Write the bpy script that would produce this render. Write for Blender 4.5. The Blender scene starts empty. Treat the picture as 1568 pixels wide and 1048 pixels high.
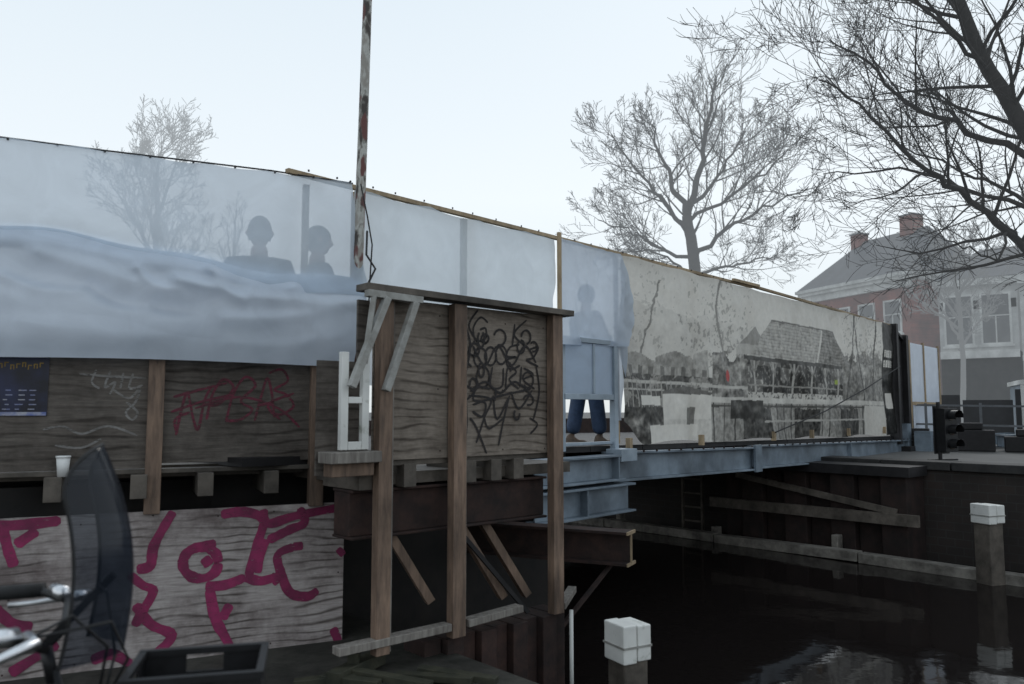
import bpy, math, random
from mathutils import Vector, noise, Matrix
sc=bpy.context.scene
R=random.Random(7)
rad=math.radians
# ------------------------------------------------------------------ node helpers
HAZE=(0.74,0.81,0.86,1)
def newmat(name):
    m=bpy.data.materials.new(name); m.use_nodes=True
    m.cycles.emission_sampling='NONE'
    nt=m.node_tree; nt.nodes.clear()
    out=nt.nodes.new('ShaderNodeOutputMaterial')
    return m,nt,out
def N(nt,t,**k):
    n=nt.nodes.new('ShaderNode'+t)
    for a,b in k.items(): setattr(n,a,b)
    return n
def coords(nt,ang,sc3):
    tc=N(nt,'TexCoord')
    m1=N(nt,'Mapping'); m1.inputs['Rotation'].default_value=(0,0,-ang)
    m2=N(nt,'Mapping'); m2.inputs['Scale'].default_value=sc3
    nt.links.new(tc.outputs['Object'],m1.inputs['Vector']); nt.links.new(m1.outputs['Vector'],m2.inputs['Vector'])
    return m2.outputs['Vector'],m1.outputs['Vector']
def ramp(nt,fac,stops):
    r=N(nt,'ValToRGB'); e=r.color_ramp.elements
    while len(e)<len(stops): e.new(0.5)
    for i,(p,c) in enumerate(stops):
        e[i].position=p; e[i].color=(c[0],c[1],c[2],1)
    nt.links.new(fac,r.inputs['Fac']); return r.outputs['Color']
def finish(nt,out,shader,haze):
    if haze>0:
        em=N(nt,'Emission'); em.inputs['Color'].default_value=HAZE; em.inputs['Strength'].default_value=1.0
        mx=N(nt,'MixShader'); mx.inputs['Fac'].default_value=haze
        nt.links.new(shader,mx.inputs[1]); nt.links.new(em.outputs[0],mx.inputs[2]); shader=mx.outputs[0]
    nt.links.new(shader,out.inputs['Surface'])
def mat(name,c1,c2=None,scale=6,rough=.7,metal=0,stretch=(1,1,1),ang=0,bump=.15,haze=0,detail=6,lo=.35,hi=.65,spec=.4,dirt=.35,wear=0):
    m,nt,out=newmat(name)
    c2=c2 or tuple(x*.7 for x in c1)
    v,raw=coords(nt,ang,stretch)
    n=N(nt,'TexNoise'); n.inputs['Scale'].default_value=scale; n.inputs['Detail'].default_value=detail; n.inputs['Roughness'].default_value=.65
    nt.links.new(v,n.inputs['Vector'])
    col=ramp(nt,n.outputs['Fac'],[(lo,c2),(hi,c1)])
    if dirt>0:
        n2=N(nt,'TexNoise'); n2.inputs['Scale'].default_value=1.7; n2.inputs['Detail'].default_value=5
        nt.links.new(raw,n2.inputs['Vector'])
        d=ramp(nt,n2.outputs['Fac'],[(.35,(1-dirt,)*3),(.65,(1,1,1))])
        mx=N(nt,'MixRGB',blend_type='MULTIPLY'); mx.inputs['Fac'].default_value=1
        nt.links.new(col,mx.inputs[1]); nt.links.new(d,mx.inputs[2]); col=mx.outputs[0]
    b=N(nt,'BsdfPrincipled'); nt.links.new(col,b.inputs['Base Color'])
    b.inputs['Roughness'].default_value=rough; b.inputs['Metallic'].default_value=metal; b.inputs['Specular IOR Level'].default_value=spec
    if bump>0:
        bp=N(nt,'Bump'); bp.inputs['Strength'].default_value=bump; bp.inputs['Distance'].default_value=.02
        nt.links.new(n.outputs['Fac'],bp.inputs['Height']); nt.links.new(bp.outputs[0],b.inputs['Normal'])
    if wear>0:   # worn / thinly sprayed paint: the board shows through in specks along the grain
        v3,_=coords(nt,L_ANG,(3,3,16)); n3=N(nt,'TexNoise'); n3.inputs['Scale'].default_value=6; n3.inputs['Detail'].default_value=8; n3.inputs['Roughness'].default_value=.75
        nt.links.new(v3,n3.inputs['Vector'])
        a=ramp(nt,n3.outputs['Fac'],[(wear-.06,(0,0,0)),(wear+.06,(1,1,1))]); nt.links.new(a,b.inputs['Alpha'])
    finish(nt,out,b.outputs[0],haze)
    return m
L_ANG=math.atan2(.429,.903)
def plywood(name,c1,c2,cd,ang,wscale=2.2,gs=.75):
    m,nt,out=newmat(name)
    v,raw=coords(nt,ang,(.9,.9,2.4))
    w=N(nt,'TexWave'); w.wave_type='BANDS'; w.bands_direction='Z'
    w.inputs['Scale'].default_value=wscale; w.inputs['Distortion'].default_value=9; w.inputs['Detail'].default_value=2.5; w.inputs['Detail Scale'].default_value=.75; w.inputs['Detail Roughness'].default_value=.55
    nt.links.new(v,w.inputs['Vector'])
    n=N(nt,'TexNoise'); n.inputs['Scale'].default_value=5; n.inputs['Detail'].default_value=9; n.inputs['Roughness'].default_value=.7
    v2,_=coords(nt,ang,(1.5,1.5,18)); nt.links.new(v2,n.inputs['Vector'])
    base=ramp(nt,n.outputs['Fac'],[(.3,c2),(.7,c1)])
    grain=ramp(nt,w.outputs['Fac'],[(.0,(.30,.28,.27)),(.10,(.62,.61,.60)),(.28,(1,1,1))])
    msk=N(nt,'TexNoise'); msk.inputs['Scale'].default_value=2.6; msk.inputs['Detail'].default_value=4; nt.links.new(raw,msk.inputs['Vector'])
    mk=N(nt,'MapRange'); mk.inputs['From Min'].default_value=.38; mk.inputs['From Max'].default_value=.60; mk.inputs['To Max'].default_value=gs; nt.links.new(msk.outputs['Fac'],mk.inputs['Value'])
    mx=N(nt,'MixRGB',blend_type='MULTIPLY'); nt.links.new(mk.outputs[0],mx.inputs['Fac'])
    nt.links.new(base,mx.inputs[1]); nt.links.new(grain,mx.inputs[2])
    n2=N(nt,'TexNoise'); n2.inputs['Scale'].default_value=2.4; n2.inputs['Detail'].default_value=8; n2.inputs['Roughness'].default_value=.7
    nt.links.new(raw,n2.inputs['Vector'])
    st=ramp(nt,n2.outputs['Fac'],[(.34,cd),(.56,(1,1,1))])
    m2=N(nt,'MixRGB',blend_type='MULTIPLY'); m2.inputs['Fac'].default_value=.85
    nt.links.new(mx.outputs[0],m2.inputs[1]); nt.links.new(st,m2.inputs[2])
    b=N(nt,'BsdfPrincipled'); nt.links.new(m2.outputs[0],b.inputs['Base Color']); b.inputs['Roughness'].default_value=.75; b.inputs['Specular IOR Level'].default_value=.2
    bp=N(nt,'Bump'); bp.inputs['Strength'].default_value=.3; bp.inputs['Distance'].default_value=.008
    nt.links.new(n.outputs['Fac'],bp.inputs['Height']); nt.links.new(bp.outputs[0],b.inputs['Normal'])
    finish(nt,out,b.outputs[0],0); return m
def tarpmat(name,col,transp,transl,bump=.3,attr=None):
    m,nt,out=newmat(name)
    v,raw=coords(nt,0,(1,1,1))
    n=N(nt,'TexNoise'); n.inputs['Scale'].default_value=3.0; n.inputs['Detail'].default_value=5; n.inputs['Roughness'].default_value=.55
    n.inputs['Distortion'].default_value=1.2
    nt.links.new(raw,n.inputs['Vector'])
    if attr:
        a=N(nt,'Attribute'); a.attribute_name=attr
        g=N(nt,'TexNoise'); g.inputs['Scale'].default_value=11; g.inputs['Detail'].default_value=8; g.inputs['Roughness'].default_value=.8
        nt.links.new(raw,g.inputs['Vector'])
        gr=ramp(nt,g.outputs['Fac'],[(.36,(.55,.54,.53)),(.58,(1.0,1.0,1.0))])
        sep=N(nt,'RGBToBW'); nt.links.new(a.outputs['Color'],sep.inputs[0])
        mr=N(nt,'MapRange'); mr.inputs['From Min'].default_value=.1; mr.inputs['From Max'].default_value=.6; mr.inputs['To Min'].default_value=1; mr.inputs['To Max'].default_value=.15
        nt.links.new(sep.outputs[0],mr.inputs['Value'])
        mm=N(nt,'MixRGB',blend_type='MULTIPLY'); nt.links.new(mr.outputs[0],mm.inputs['Fac'])
        nt.links.new(a.outputs['Color'],mm.inputs[1]); nt.links.new(gr,mm.inputs[2]); c=mm.outputs[0]
    else:
        c=ramp(nt,n.outputs['Fac'],[(.3,tuple(x*.88 for x in col)),(.7,col)])
    bp=N(nt,'Bump'); bp.inputs['Strength'].default_value=bump; bp.inputs['Distance'].default_value=.03
    nt.links.new(n.outputs['Fac'],bp.inputs['Height'])
    d=N(nt,'BsdfPrincipled'); d.inputs['Roughness'].default_value=.36; d.inputs['Specular IOR Level'].default_value=.4
    t=N(nt,'BsdfTranslucent'); tr=N(nt,'BsdfTransparent')
    for x,i in((d,'Base Color'),(t,'Color')): nt.links.new(c,x.inputs[i]); nt.links.new(bp.outputs[0],x.inputs['Normal'])
    m1=N(nt,'MixShader'); m1.inputs['Fac'].default_value=transl
    nt.links.new(d.outputs[0],m1.inputs[1]); nt.links.new(t.outputs[0],m1.inputs[2]); sh=m1.outputs[0]
    if transp>0:
        m2=N(nt,'MixShader'); m2.inputs['Fac'].default_value=transp
        nt.links.new(sh,m2.inputs[1]); nt.links.new(tr.outputs[0],m2.inputs[2]); sh=m2.outputs[0]
    finish(nt,out,sh,0); return m
# ------------------------------------------------------------------ geometry helpers
def empty(name,loc=(0,0,0)):
    e=bpy.data.objects.new(name,None); e.location=loc; sc.collection.objects.link(e); e.empty_display_size=.1; return e
class Fr:
    def __init__(s,A,D):
        d=Vector((D[0],D[1],0)).normalized(); s.A=Vector((A[0],A[1],0)); s.D=d; s.N=Vector((d.y,-d.x,0)); s.ang=math.atan2(d.y,d.x)
    def __call__(s,a,n,z): return s.A+s.D*a+s.N*n+Vector((0,0,z))
class Geo:
    def __init__(s): s.v=[];s.f=[]
    def hexa(s,p):
        b=len(s.v); s.v+= [tuple(x) for x in p]
        s.f+=[(b,b+3,b+2,b+1),(b+4,b+5,b+6,b+7),(b,b+1,b+5,b+4),(b+1,b+2,b+6,b+5),(b+2,b+3,b+7,b+6),(b+3,b,b+4,b+7)]
    def box(s,F,s0,s1,n0,n1,z0,z1):
        if s0>s1:s0,s1=s1,s0
        if n0>n1:n0,n1=n1,n0
        s.hexa([F(s0,n1,z0),F(s1,n1,z0),F(s1,n0,z0),F(s0,n0,z0),F(s0,n1,z1),F(s1,n1,z1),F(s1,n0,z1),F(s0,n0,z1)])
    def beam(s,p0,p1,w,h,up=(0,0,1)):
        p0=Vector(p0);p1=Vector(p1);d=(p1-p0).normalized();u=Vector(up)
        if abs(d.dot(u))>.99:u=Vector((0,1,0))
        r=d.cross(u).normalized();u=r.cross(d).normalized()
        q=[]
        for p in(p0,p1):
            q.append([p-r*w/2-u*h/2,p+r*w/2-u*h/2,p+r*w/2+u*h/2,p-r*w/2+u*h/2])
        s.hexa(q[0]+q[1])
    def tube(s,pts,radii,sides=8,cap=True):
        pts=[Vector(p) for p in pts]
        if not hasattr(radii,'__len__'): radii=[radii]*len(pts)
        b=len(s.v); ref=None
        for i,p in enumerate(pts):
            if i==0:d=pts[1]-p
            elif i==len(pts)-1:d=p-pts[i-1]
            else:d=pts[i+1]-pts[i-1]
            d.normalize()
            if ref is None:
                ref=Vector((0,0,1)) if abs(d.z)<.9 else Vector((1,0,0))
            r=d.cross(ref)
            if r.length<1e-4: r=d.cross(Vector((.3,.8,.1)))
            r.normalize(); u=r.cross(d); ref=u
            for k in range(sides):
                a=2*math.pi*k/sides; q=p+(r*math.cos(a)+u*math.sin(a))*radii[i]; s.v.append((q.x,q.y,q.z))
        for i in range(len(pts)-1):
            for k in range(sides):
                k2=(k+1)%sides; s.f.append((b+i*sides+k,b+i*sides+k2,b+(i+1)*sides+k2,b+(i+1)*sides+k))
        if cap:
            s.f.append(tuple(b+k for k in range(sides))[::-1]); e=b+(len(pts)-1)*sides; s.f.append(tuple(e+k for k in range(sides)))
    def ribbon(s,pts,w,nrm):
        nrm=Vector(nrm); n=len(pts); b=len(s.v); q=w
        for i,p in enumerate(pts):
            d=(pts[min(i+1,n-1)]-pts[max(i-1,0)]).normalized(); sd=d.cross(nrm).normalized()
            q=q*.6+.4*w*(.75+.5*R.random()); ww=q*.5*(.55 if i in(0,n-1) else 1)
            s.v+=[tuple(p+sd*ww),tuple(p-sd*ww)]
        for i in range(n-1):
            a=b+2*i; s.f.append((a,a+1,a+3,a+2))
    def grid(s,fn,nu,nv):
        b=len(s.v)
        for j in range(nv+1):
            for i in range(nu+1): s.v.append(tuple(fn(i/nu,j/nv)))
        for j in range(nv):
            for i in range(nu):
                a=b+j*(nu+1)+i; s.f.append((a,a+1,a+nu+2,a+nu+1))
    def make(s,name,m,parent=None,smooth=False,bevel=0):
        me=bpy.data.meshes.new(name); me.from_pydata(s.v,[],s.f); me.update()
        if smooth:
            for p in me.polygons:p.use_smooth=True
        o=bpy.data.objects.new(name,me); sc.collection.objects.link(o); me.materials.append(m)
        if parent: o.parent=parent
        if bevel:
            md=o.modifiers.new('bevel','BEVEL'); md.width=bevel; md.segments=2; md.limit_method='ANGLE'
        return o
L=Fr((-3.21,5.0),(.903,.429)); B=Fr((-.87,5.2),(.748,.663)); Q=Fr((-1.14,6.2),(.67,.743))
# ------------------------------------------------------------------ materials
M={}
M['timberL']=mat('weathered_timber',(.29,.195,.14),(.13,.09,.068),scale=5,stretch=(5,5,.7),bump=.35,dirt=.5)
M['timberG']=mat('grey_timber',(.32,.295,.265),(.16,.14,.125),scale=6,stretch=(5,5,.7),bump=.3,dirt=.4)
M['timberN']=mat('new_timber',(.46,.35,.22),(.30,.22,.14),scale=6,stretch=(4,4,1),bump=.2)
M['beamwood']=mat('old_beam',(.17,.145,.122),(.07,.06,.05),scale=5,bump=.4,dirt=.5)
M['plyB']=plywood('dark_plywood',(.30,.255,.215),(.17,.145,.122),(.44,.42,.41),B.ang,2.0,.9)
M['plyL']=plywood('hoarding_plywood',(.17,.148,.130),(.085,.075,.067),(.42,.40,.39),L.ang,1.7,.75)
M['plyLow']=plywood('pale_plywood',(.48,.435,.42),(.28,.245,.235),(.34,.30,.30),L.ang,2.2,1.0)
M['bluesteel']=mat('grey_blue_paint',(.24,.295,.35),(.14,.175,.215),scale=3,rough=.5,bump=.05,dirt=.5)
M['gatepaint']=mat('pale_blue_paint',(.40,.47,.54),(.28,.34,.40),scale=4,rough=.5,bump=.05,dirt=.3)
M['rust']=mat('rusty_steel',(.060,.032,.026),(.024,.016,.015),scale=7,rough=.8,bump=.3,dirt=.5)
M['darksteel']=mat('dark_steel',(.022,.020,.022),(.011,.010,.011),scale=6,rough=.6)
M['greypaint']=mat('pale_grey_paint',(.42,.42,.40),(.24,.23,.21),scale=9,rough=.6,bump=.1)
M['white']=mat('white_paint',(.76,.76,.73),(.42,.43,.38),scale=8,rough=.6,bump=.15,lo=.28,hi=.42,dirt=.35)
M['black']=mat('black_plastic',(.014,.014,.016),(.008,.008,.009),scale=20,rough=.45,bump=.03,dirt=0)
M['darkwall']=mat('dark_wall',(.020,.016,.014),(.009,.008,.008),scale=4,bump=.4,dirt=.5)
M['pink']=mat('magenta_spray',(.34,.028,.12),(.17,.02,.07),scale=7,rough=.6,bump=.05,dirt=.4,wear=.38)
M['redspray']=mat('red_spray',(.20,.03,.06),(.10,.03,.04),scale=15,bump=0,wear=.43)
M['blackspray']=mat('black_spray',(.014,.012,.012),(.025,.02,.02),scale=15,bump=0,dirt=0,wear=.36)
M['greyspray']=mat('grey_spray',(.26,.25,.24),(.16,.15,.14),scale=15,bump=0,wear=.42)
M['silver']=mat('aluminium',(.75,.76,.78),(.6,.6,.62),scale=30,rough=.28,metal=1,bump=0,dirt=0)
M['rubber']=mat('rubber',(.02,.02,.022),(.012,.012,.012),scale=30,rough=.75,bump=.1,dirt=0)
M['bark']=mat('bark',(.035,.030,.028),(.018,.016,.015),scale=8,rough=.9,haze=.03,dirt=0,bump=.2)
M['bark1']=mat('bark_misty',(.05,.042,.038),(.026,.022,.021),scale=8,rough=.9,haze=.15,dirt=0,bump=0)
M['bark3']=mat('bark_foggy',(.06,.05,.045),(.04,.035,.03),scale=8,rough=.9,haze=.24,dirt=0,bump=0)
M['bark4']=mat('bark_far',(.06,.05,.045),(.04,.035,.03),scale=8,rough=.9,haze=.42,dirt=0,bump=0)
# ------------------------------------------------------------------ water & ground
def watermat():
    m,nt,out=newmat('canal_water')
    v,raw=coords(nt,0,(1,1,1))
    n=N(nt,'TexNoise'); n.inputs['Scale'].default_value=1.3; n.inputs['Detail'].default_value=4
    nt.links.new(raw,n.inputs['Vector'])
    b=N(nt,'BsdfPrincipled'); b.inputs['Base Color'].default_value=(.010,.008,.0075,1); b.inputs['Roughness'].default_value=.05; b.inputs['IOR'].default_value=1.33
    b.inputs['Specular IOR Level'].default_value=.30
    bp=N(nt,'Bump'); bp.inputs['Strength'].default_value=.13; bp.inputs['Distance'].default_value=.05
    nt.links.new(n.outputs['Fac'],bp.inputs['Height']); nt.links.new(bp.outputs[0],b.inputs['Normal'])
    finish(nt,out,b.outputs[0],0); return m
def poly(name,pts,z,m,zb=None,parent=None):
    g=Geo(); n=len(pts); g.v=[(x,y,z) for x,y in pts]; g.f=[tuple(range(n))]
    if zb is not None:
        g.v+=[(x,y,zb) for x,y in pts]
        for i in range(n):
            j=(i+1)%n; g.f.append((i,n+i,n+j,j))
    return g.make(name,m,parent)
poly('water',[(-400,-60),(500,-60),(500,500),(-400,500)],0,watermat())
E=Vector((.30,4.85)); W=Vector((.664,-.747))
def pe(t): q=E+W*t; return (q.x,q.y)
poly('ground',[(-60,-40),pe(60),pe(0),pe(-2.6),pe(-60),(-100,40)],.5,
     mat('quay_paving',(.06,.056,.048),(.025,.026,.02),scale=9,bump=.5,dirt=.5),-.6)
F0=Vector((1.9,17.0)); 
def pf(t): q=F0+W*t; return (q.x,q.y)
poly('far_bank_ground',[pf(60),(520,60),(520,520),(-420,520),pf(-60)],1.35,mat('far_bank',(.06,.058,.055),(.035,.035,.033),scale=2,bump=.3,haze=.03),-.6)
qw=empty('quay_wall'); FW=Fr(pf(-30),W)
def brickmat(name,c1,c2,cm,ang,scale,haze=0):
    m,nt,out=newmat(name)
    tc=N(nt,'TexCoord'); m1=N(nt,'Mapping'); m1.inputs['Rotation'].default_value=(0,0,-ang)
    sx=N(nt,'SeparateXYZ'); cx=N(nt,'CombineXYZ')
    nt.links.new(tc.outputs['Object'],m1.inputs['Vector']); nt.links.new(m1.outputs[0],sx.inputs[0])
    nt.links.new(sx.outputs['X'],cx.inputs['X']); nt.links.new(sx.outputs['Z'],cx.inputs['Y'])
    br=N(nt,'TexBrick'); br.inputs['Scale'].default_value=scale; br.inputs['Color1'].default_value=(*c1,1); br.inputs['Color2'].default_value=(*c2,1); br.inputs['Mortar'].default_value=(*cm,1)
    br.inputs['Mortar Size'].default_value=.015
    nt.links.new(cx.outputs[0],br.inputs['Vector'])
    n2=N(nt,'TexNoise'); n2.inputs['Scale'].default_value=1.3; n2.inputs['Detail'].default_value=6; nt.links.new(tc.outputs['Object'],n2.inputs['Vector'])
    d=ramp(nt,n2.outputs['Fac'],[(.35,(.5,.5,.5)),(.65,(1,1,1))])
    mx=N(nt,'MixRGB',blend_type='MULTIPLY'); mx.inputs['Fac'].default_value=1; nt.links.new(br.outputs['Color'],mx.inputs[1]); nt.links.new(d,mx.inputs[2])
    b=N(nt,'BsdfPrincipled'); b.inputs['Roughness'].default_value=.85; nt.links.new(mx.outputs[0],b.inputs['Base Color'])
    finish(nt,out,b.outputs[0],haze); return m
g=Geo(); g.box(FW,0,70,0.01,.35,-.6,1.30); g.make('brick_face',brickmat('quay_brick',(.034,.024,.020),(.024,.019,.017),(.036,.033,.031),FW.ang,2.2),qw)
g=Geo(); 
for i in range(70): g.box(FW,i+.01,i+.99,-.1,.40,1.30,1.42)
g.make('coping',mat('coping_stone',(.042,.040,.039),(.024,.024,.024),scale=6),qw,bevel=.01)
fb=empty('fender_beam'); g=Geo(); FF=Fr((1.0,16.08),W)
for i in range(0,8): g.beam(FF(-6+i*2.4,0,.06+.012*(i%2)),FF(-6+i*2.4+2.38,0,.06+.012*((i+1)%3)),.2,.14)
for i in range(10): g.box(FF,-5+i*2.1,-4.9+i*2.1,-.28,-.12,-.5,.22+.1*(i%2))
g.make('beams',mat('wet_beam',(.28,.26,.23),(.10,.09,.08),scale=5,bump=.3),fb,bevel=.01)
def mpost(x,y,top,w,rot,ch):
    e=empty('mooring_post'); Fp=Fr((x,y),(math.cos(rot),math.sin(rot)))
    g=Geo(); h=w/2*.86
    g.box(Fp,-h,h,-h,h,-1.2,top-ch+.05); g.make('post',M['beamwood'],e,bevel=.015)
    g=Geo(); g.box(Fp,-w/2,-.004,-w/2,w/2,top-ch,top); g.box(Fp,.004,w/2,-w/2,w/2,top-ch+.01,top-.008)
    g.make('white_cap',M['white'],e,bevel=.010)
    g=Geo(); g.box(Fp,-w/2-.005,w/2+.005,-w/2-.005,w/2+.005,top-ch*.6,top-ch*.6+.014); g.make('strap',M['greypaint'],e)
mpost(.81,5.75,.68,.235,.5,.26); mpost(3.12,16.6,.60,.28,.3,.27); mpost(6.0,10.2,.985,.27,.35,.24)
pier=empty('sheet_pile_pier'); g=Geo()
FP=Fr(pf(3.6),W)
for i in range(8):
    o=.12 if i%2 else 0
    g.box(FP,i*.38,i*.38+.37,.36,.85+o,-.6,1.22)
g.make('piles',mat('wet_rust',(.036,.020,.017),(.016,.011,.010),scale=5,rough=.8,bump=.3,dirt=.5),pier,bevel=.01)
g=Geo(); g.box(FP,-.1,3.1,.405,1.05,1.22,1.36); g.make('capping',M['darksteel'],pier)
g=Geo(); g.beam(FP(-.2,1.02,.62),FP(3.2,1.02,.62),.08,.16); g.beam(FP(.3,1.0,1.1),FP(2.9,1.02,.72),.06,.09); g.make('walings',M['beamwood'],pier)
ld=empty('quay_ladder'); g=Geo(); FL=Fr(pf(2.4),W)
for s_ in(0,.42): g.box(FL,s_,s_+.04,.45,.5,-.3,1.3)
for i in range(6): g.box(FL,.04,.42,.46,.49,-.1+i*.25,-.07+i*.25)
g.make('rungs',M['beamwood'],ld)
# ------------------------------------------------------------------ bridge
br=empty('temporary_bridge')
def zt(s): return 1.78-.012*(s-3.2)
g=Geo()
for i in range(-1,16):
    g.hexa([Q(i,-.05,zt(i)-.06),Q(i+.99,-.05,zt(i+1)-.06),Q(i+.99,-5.2,zt(i+1)-.06),Q(i,-5.2,zt(i)-.06),Q(i,-.05,zt(i)),Q(i+.99,-.05,zt(i+1)),Q(i+.99,-5.2,zt(i+1)),Q(i,-5.2,zt(i))])
g.make('deck_plates',M['darksteel'],br)
def ibeam(g,p0,p1,h,fw,t=.02):
    p0=Vector(p0);p1=Vector(p1);u=Vector((0,0,1))
    g.beam(p0+u*(h/2-t/2),p1+u*(h/2-t/2),fw,t); g.beam(p0-u*(h/2-t/2),p1-u*(h/2-t/2),fw,t)
    g.beam(p0,p1,t*.8,h-2*t-.002)
g=Geo()
for (a,b) in((3.2,6.62),(6.66,14.1)):
    ibeam(g,Q(a,.02,zt(a)-.22),Q(b,.02,zt(b)-.24),.32,.16,.025)
for s_ in (3.25,6.6,6.7,10.3,13.9):
    g.box(Q,s_,s_+.02,.03,.095,zt(s_)-.35,zt(s_)-.09)
g.box(Q,6.55,6.75,.085,.12,zt(6.6)-.42,zt(6.6)-.05)
ibeam(g,Q(1.9,.1,1.56),Q(3.3,.1,1.56),.27,.2,.022); ibeam(g,Q(1.9,.1,1.24),Q(3.45,.1,1.24),.30,.22,.022)
g.box(Q,3.15,3.17,.1,.2,1.44,1.68); g.box(Q,2.6,2.62,.1,.2,1.11,1.37)
g.make('edge_girder',M['bluesteel'],br,bevel=.003)
g=Geo()
for i in range(40):
    s_=3.5+i*.27; g.box(Q,s_,s_+.02,.095,.112,zt(s_)-.075,zt(s_)-.055)
g.make('bolts',M['rust'],br)
g=Geo()
for n_ in (-1.2,-2.4,-3.6,-5.0): ibeam(g,Q(-.5,n_,1.5),Q(14.5,n_,1.38),.36,.18,.025)
for i in range(14): g.box(Q,i*1.05+.5,i*1.05+.6,-5,-.15,zt(i)-.25,zt(i)-.08)
g.box(Q,12.2,12.6,-5,.3,1.0,1.3)
g.make('inner_girders',M['darksteel'],br)
g=Geo(); g.box(Q,-.5,14.5,-5.35,-5.2,1.0,2.0); g.make('rear_edge',M['rust'],br)
g=Geo(); g.box(L,-3.5,2.28,-5.5,-.16,1.70,1.78); g.make('approach_deck',M['beamwood'],br)
g=Geo(); g.box(B,.0,1.9,-1.2,-.12,1.66,1.74); g.make('side_deck',M['beamwood'],br)
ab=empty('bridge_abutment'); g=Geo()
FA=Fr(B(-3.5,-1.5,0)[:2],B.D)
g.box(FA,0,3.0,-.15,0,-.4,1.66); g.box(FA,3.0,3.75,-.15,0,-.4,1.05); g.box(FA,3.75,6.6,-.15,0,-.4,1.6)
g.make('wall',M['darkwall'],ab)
g=Geo()
for i in range(9):
    o=.10 if i%2 else .0
    g.box(B,.42+i*.15,.56+i*.15,-.3,-.05+o*.6,-.5,.60)
g.make('sheet_piles',M['rust'],ab,bevel=.006)
g=Geo(); g.tube([B(1.73,.05,-.4),B(1.73,.05,.62)],.016,10); g.make('white_gauge',M['white'],ab,True)
ib=empty('steel_i_beam'); g=Geo(); ibeam(g,(-.6,7.62,1.0),(1.0,6.85,1.0),.28,.20,.022); g.make('beam',M['rust'],ib)
g=Geo(); ibeam(g,(1.0,6.85,1.0),(1.012,6.844,1.0),.284,.205,.026); g.make('cut_end',M['timberN'],ib)
g=Geo(); g.beam((.86,6.95,.86),(.22,6.35,.28),.03,.03); g.make('brace',M['rust'],ib)
# ------------------------------------------------------------------ timber box frame
tf=empty('timber_scaffold_frame')
g=Geo()
for s_,w in((-.035,.10),(.565,.11),(1.525,.105)):
    g.box(B,s_,s_+w,0,.075,.62,2.90)
g.make('front_posts',M['timberL'],tf,bevel=.004)
g=Geo()
for s_ in(.067,.677,1.633): g.box(B,s_,s_+.035,-.012,.03,.62,2.89)
g.make('side_posts',M['timberG'],tf,bevel=.003)
g=Geo()
g.beam(B(-.16,.04,2.945),B(1.72,.04,2.92),.15,.045); g.make('top_rail',M['beamwood'],tf,bevel=.004)
g=Geo()
g.beam(B(-.30,.04,.70),B(.55,.04,.70),.09,.05); g.beam(B(.70,.04,.70),B(1.2,.04,.72),.09,.05); g.beam(B(1.64,.03,.66),B(2.0,-.2,.70),.07,.05)
g.make('bottom_rails',M['timberG'],tf,bevel=.004)
g=Geo(); g.box(B,-.12,1.62,-.34,-.14,1.34,1.62); g.box(B,-.12,1.62,-.36,-.10,1.32,1.339); g.box(B,-.12,1.62,-.36,-.10,1.621,1.64); g.make('brown_header_beam',M['rust'],tf,bevel=.006)
g=Geo()
for a in((.20,1.36,.50,.85),(.80,1.36,1.16,.78),(1.02,1.36,1.40,.76)):
    g.beam(B(a[0],-.2,a[1]),B(a[2],-.1,a[3]),.08,.06)
g.make('diagonal_braces',M['timberL'],tf,bevel=.003)
g=Geo()
for s_ in(.22,.74,.98,1.2,-.12): g.box(B,s_,s_+.10,-.5,-.02,1.645,1.80)
g.box(B,.0,1.60,-.12,-.04,1.79,1.84)
g.make('joist_ends',M['beamwood'],tf,bevel=.004)
g=Geo(); g.beam(B(.70,-.1,1.35),B(1.32,.0,.66),.03,.03); g.make('steel_strut',M['darksteel'],tf)
bk=empty('steel_bracket'); g=Geo()
g.beam(B(-.16,.10,2.90),B(.26,.10,2.89),.06,.045)
g.beam(B(-.02,.12,2.88),B(-.27,.12,2.30),.05,.045); g.beam(B(.20,.12,2.87),B(-.02,.12,2.28),.05,.045)
g.beam(B(-.12,.12,2.88),B(-.18,.12,2.45),.035,.03)
g.make('angle_braces',M['greypaint'],bk,bevel=.003)
g=Geo()
g.box(B,-.31,-.26,.03,.07,1.91,2.52); g.box(B,-.16,-.11,.03,.07,1.91,2.52); g.box(B,-.258,-.162,.03,.07,1.91,1.96); g.box(B,-.258,-.162,.03,.07,2.2,2.24)
g.make('white_frame',M['white'],bk,bevel=.003)
g=Geo(); g.box(B,-.40,-.04,-.05,.12,1.83,1.90); g.make('ledge',M['timberG'],bk,bevel=.005)
g=Geo(); g.box(B,-.36,-.06,-.05,.06,1.745,1.828); g.make('ledge_bearer',M['timberL'],bk,bevel=.005)
pw=empty('plywood_panel'); g=Geo(); g.box(B,-.03,.62,-.035,-.017,1.83,2.90); g.make('sheet',M['plyB'],pw)
g=Geo(); g.box(B,-.40,-.033,-.09,-.07,1.75,2.47); g.box(B,-.12,-.033,-.09,-.07,2.473,2.88); g.make('return_sheet',M['plyL'],pw)
pw2=empty('plywood_panel'); g=Geo(); g.box(B,.623,1.60,-.035,-.017,1.83,2.90); g.make('sheet',M['plyB'],pw2)
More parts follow.
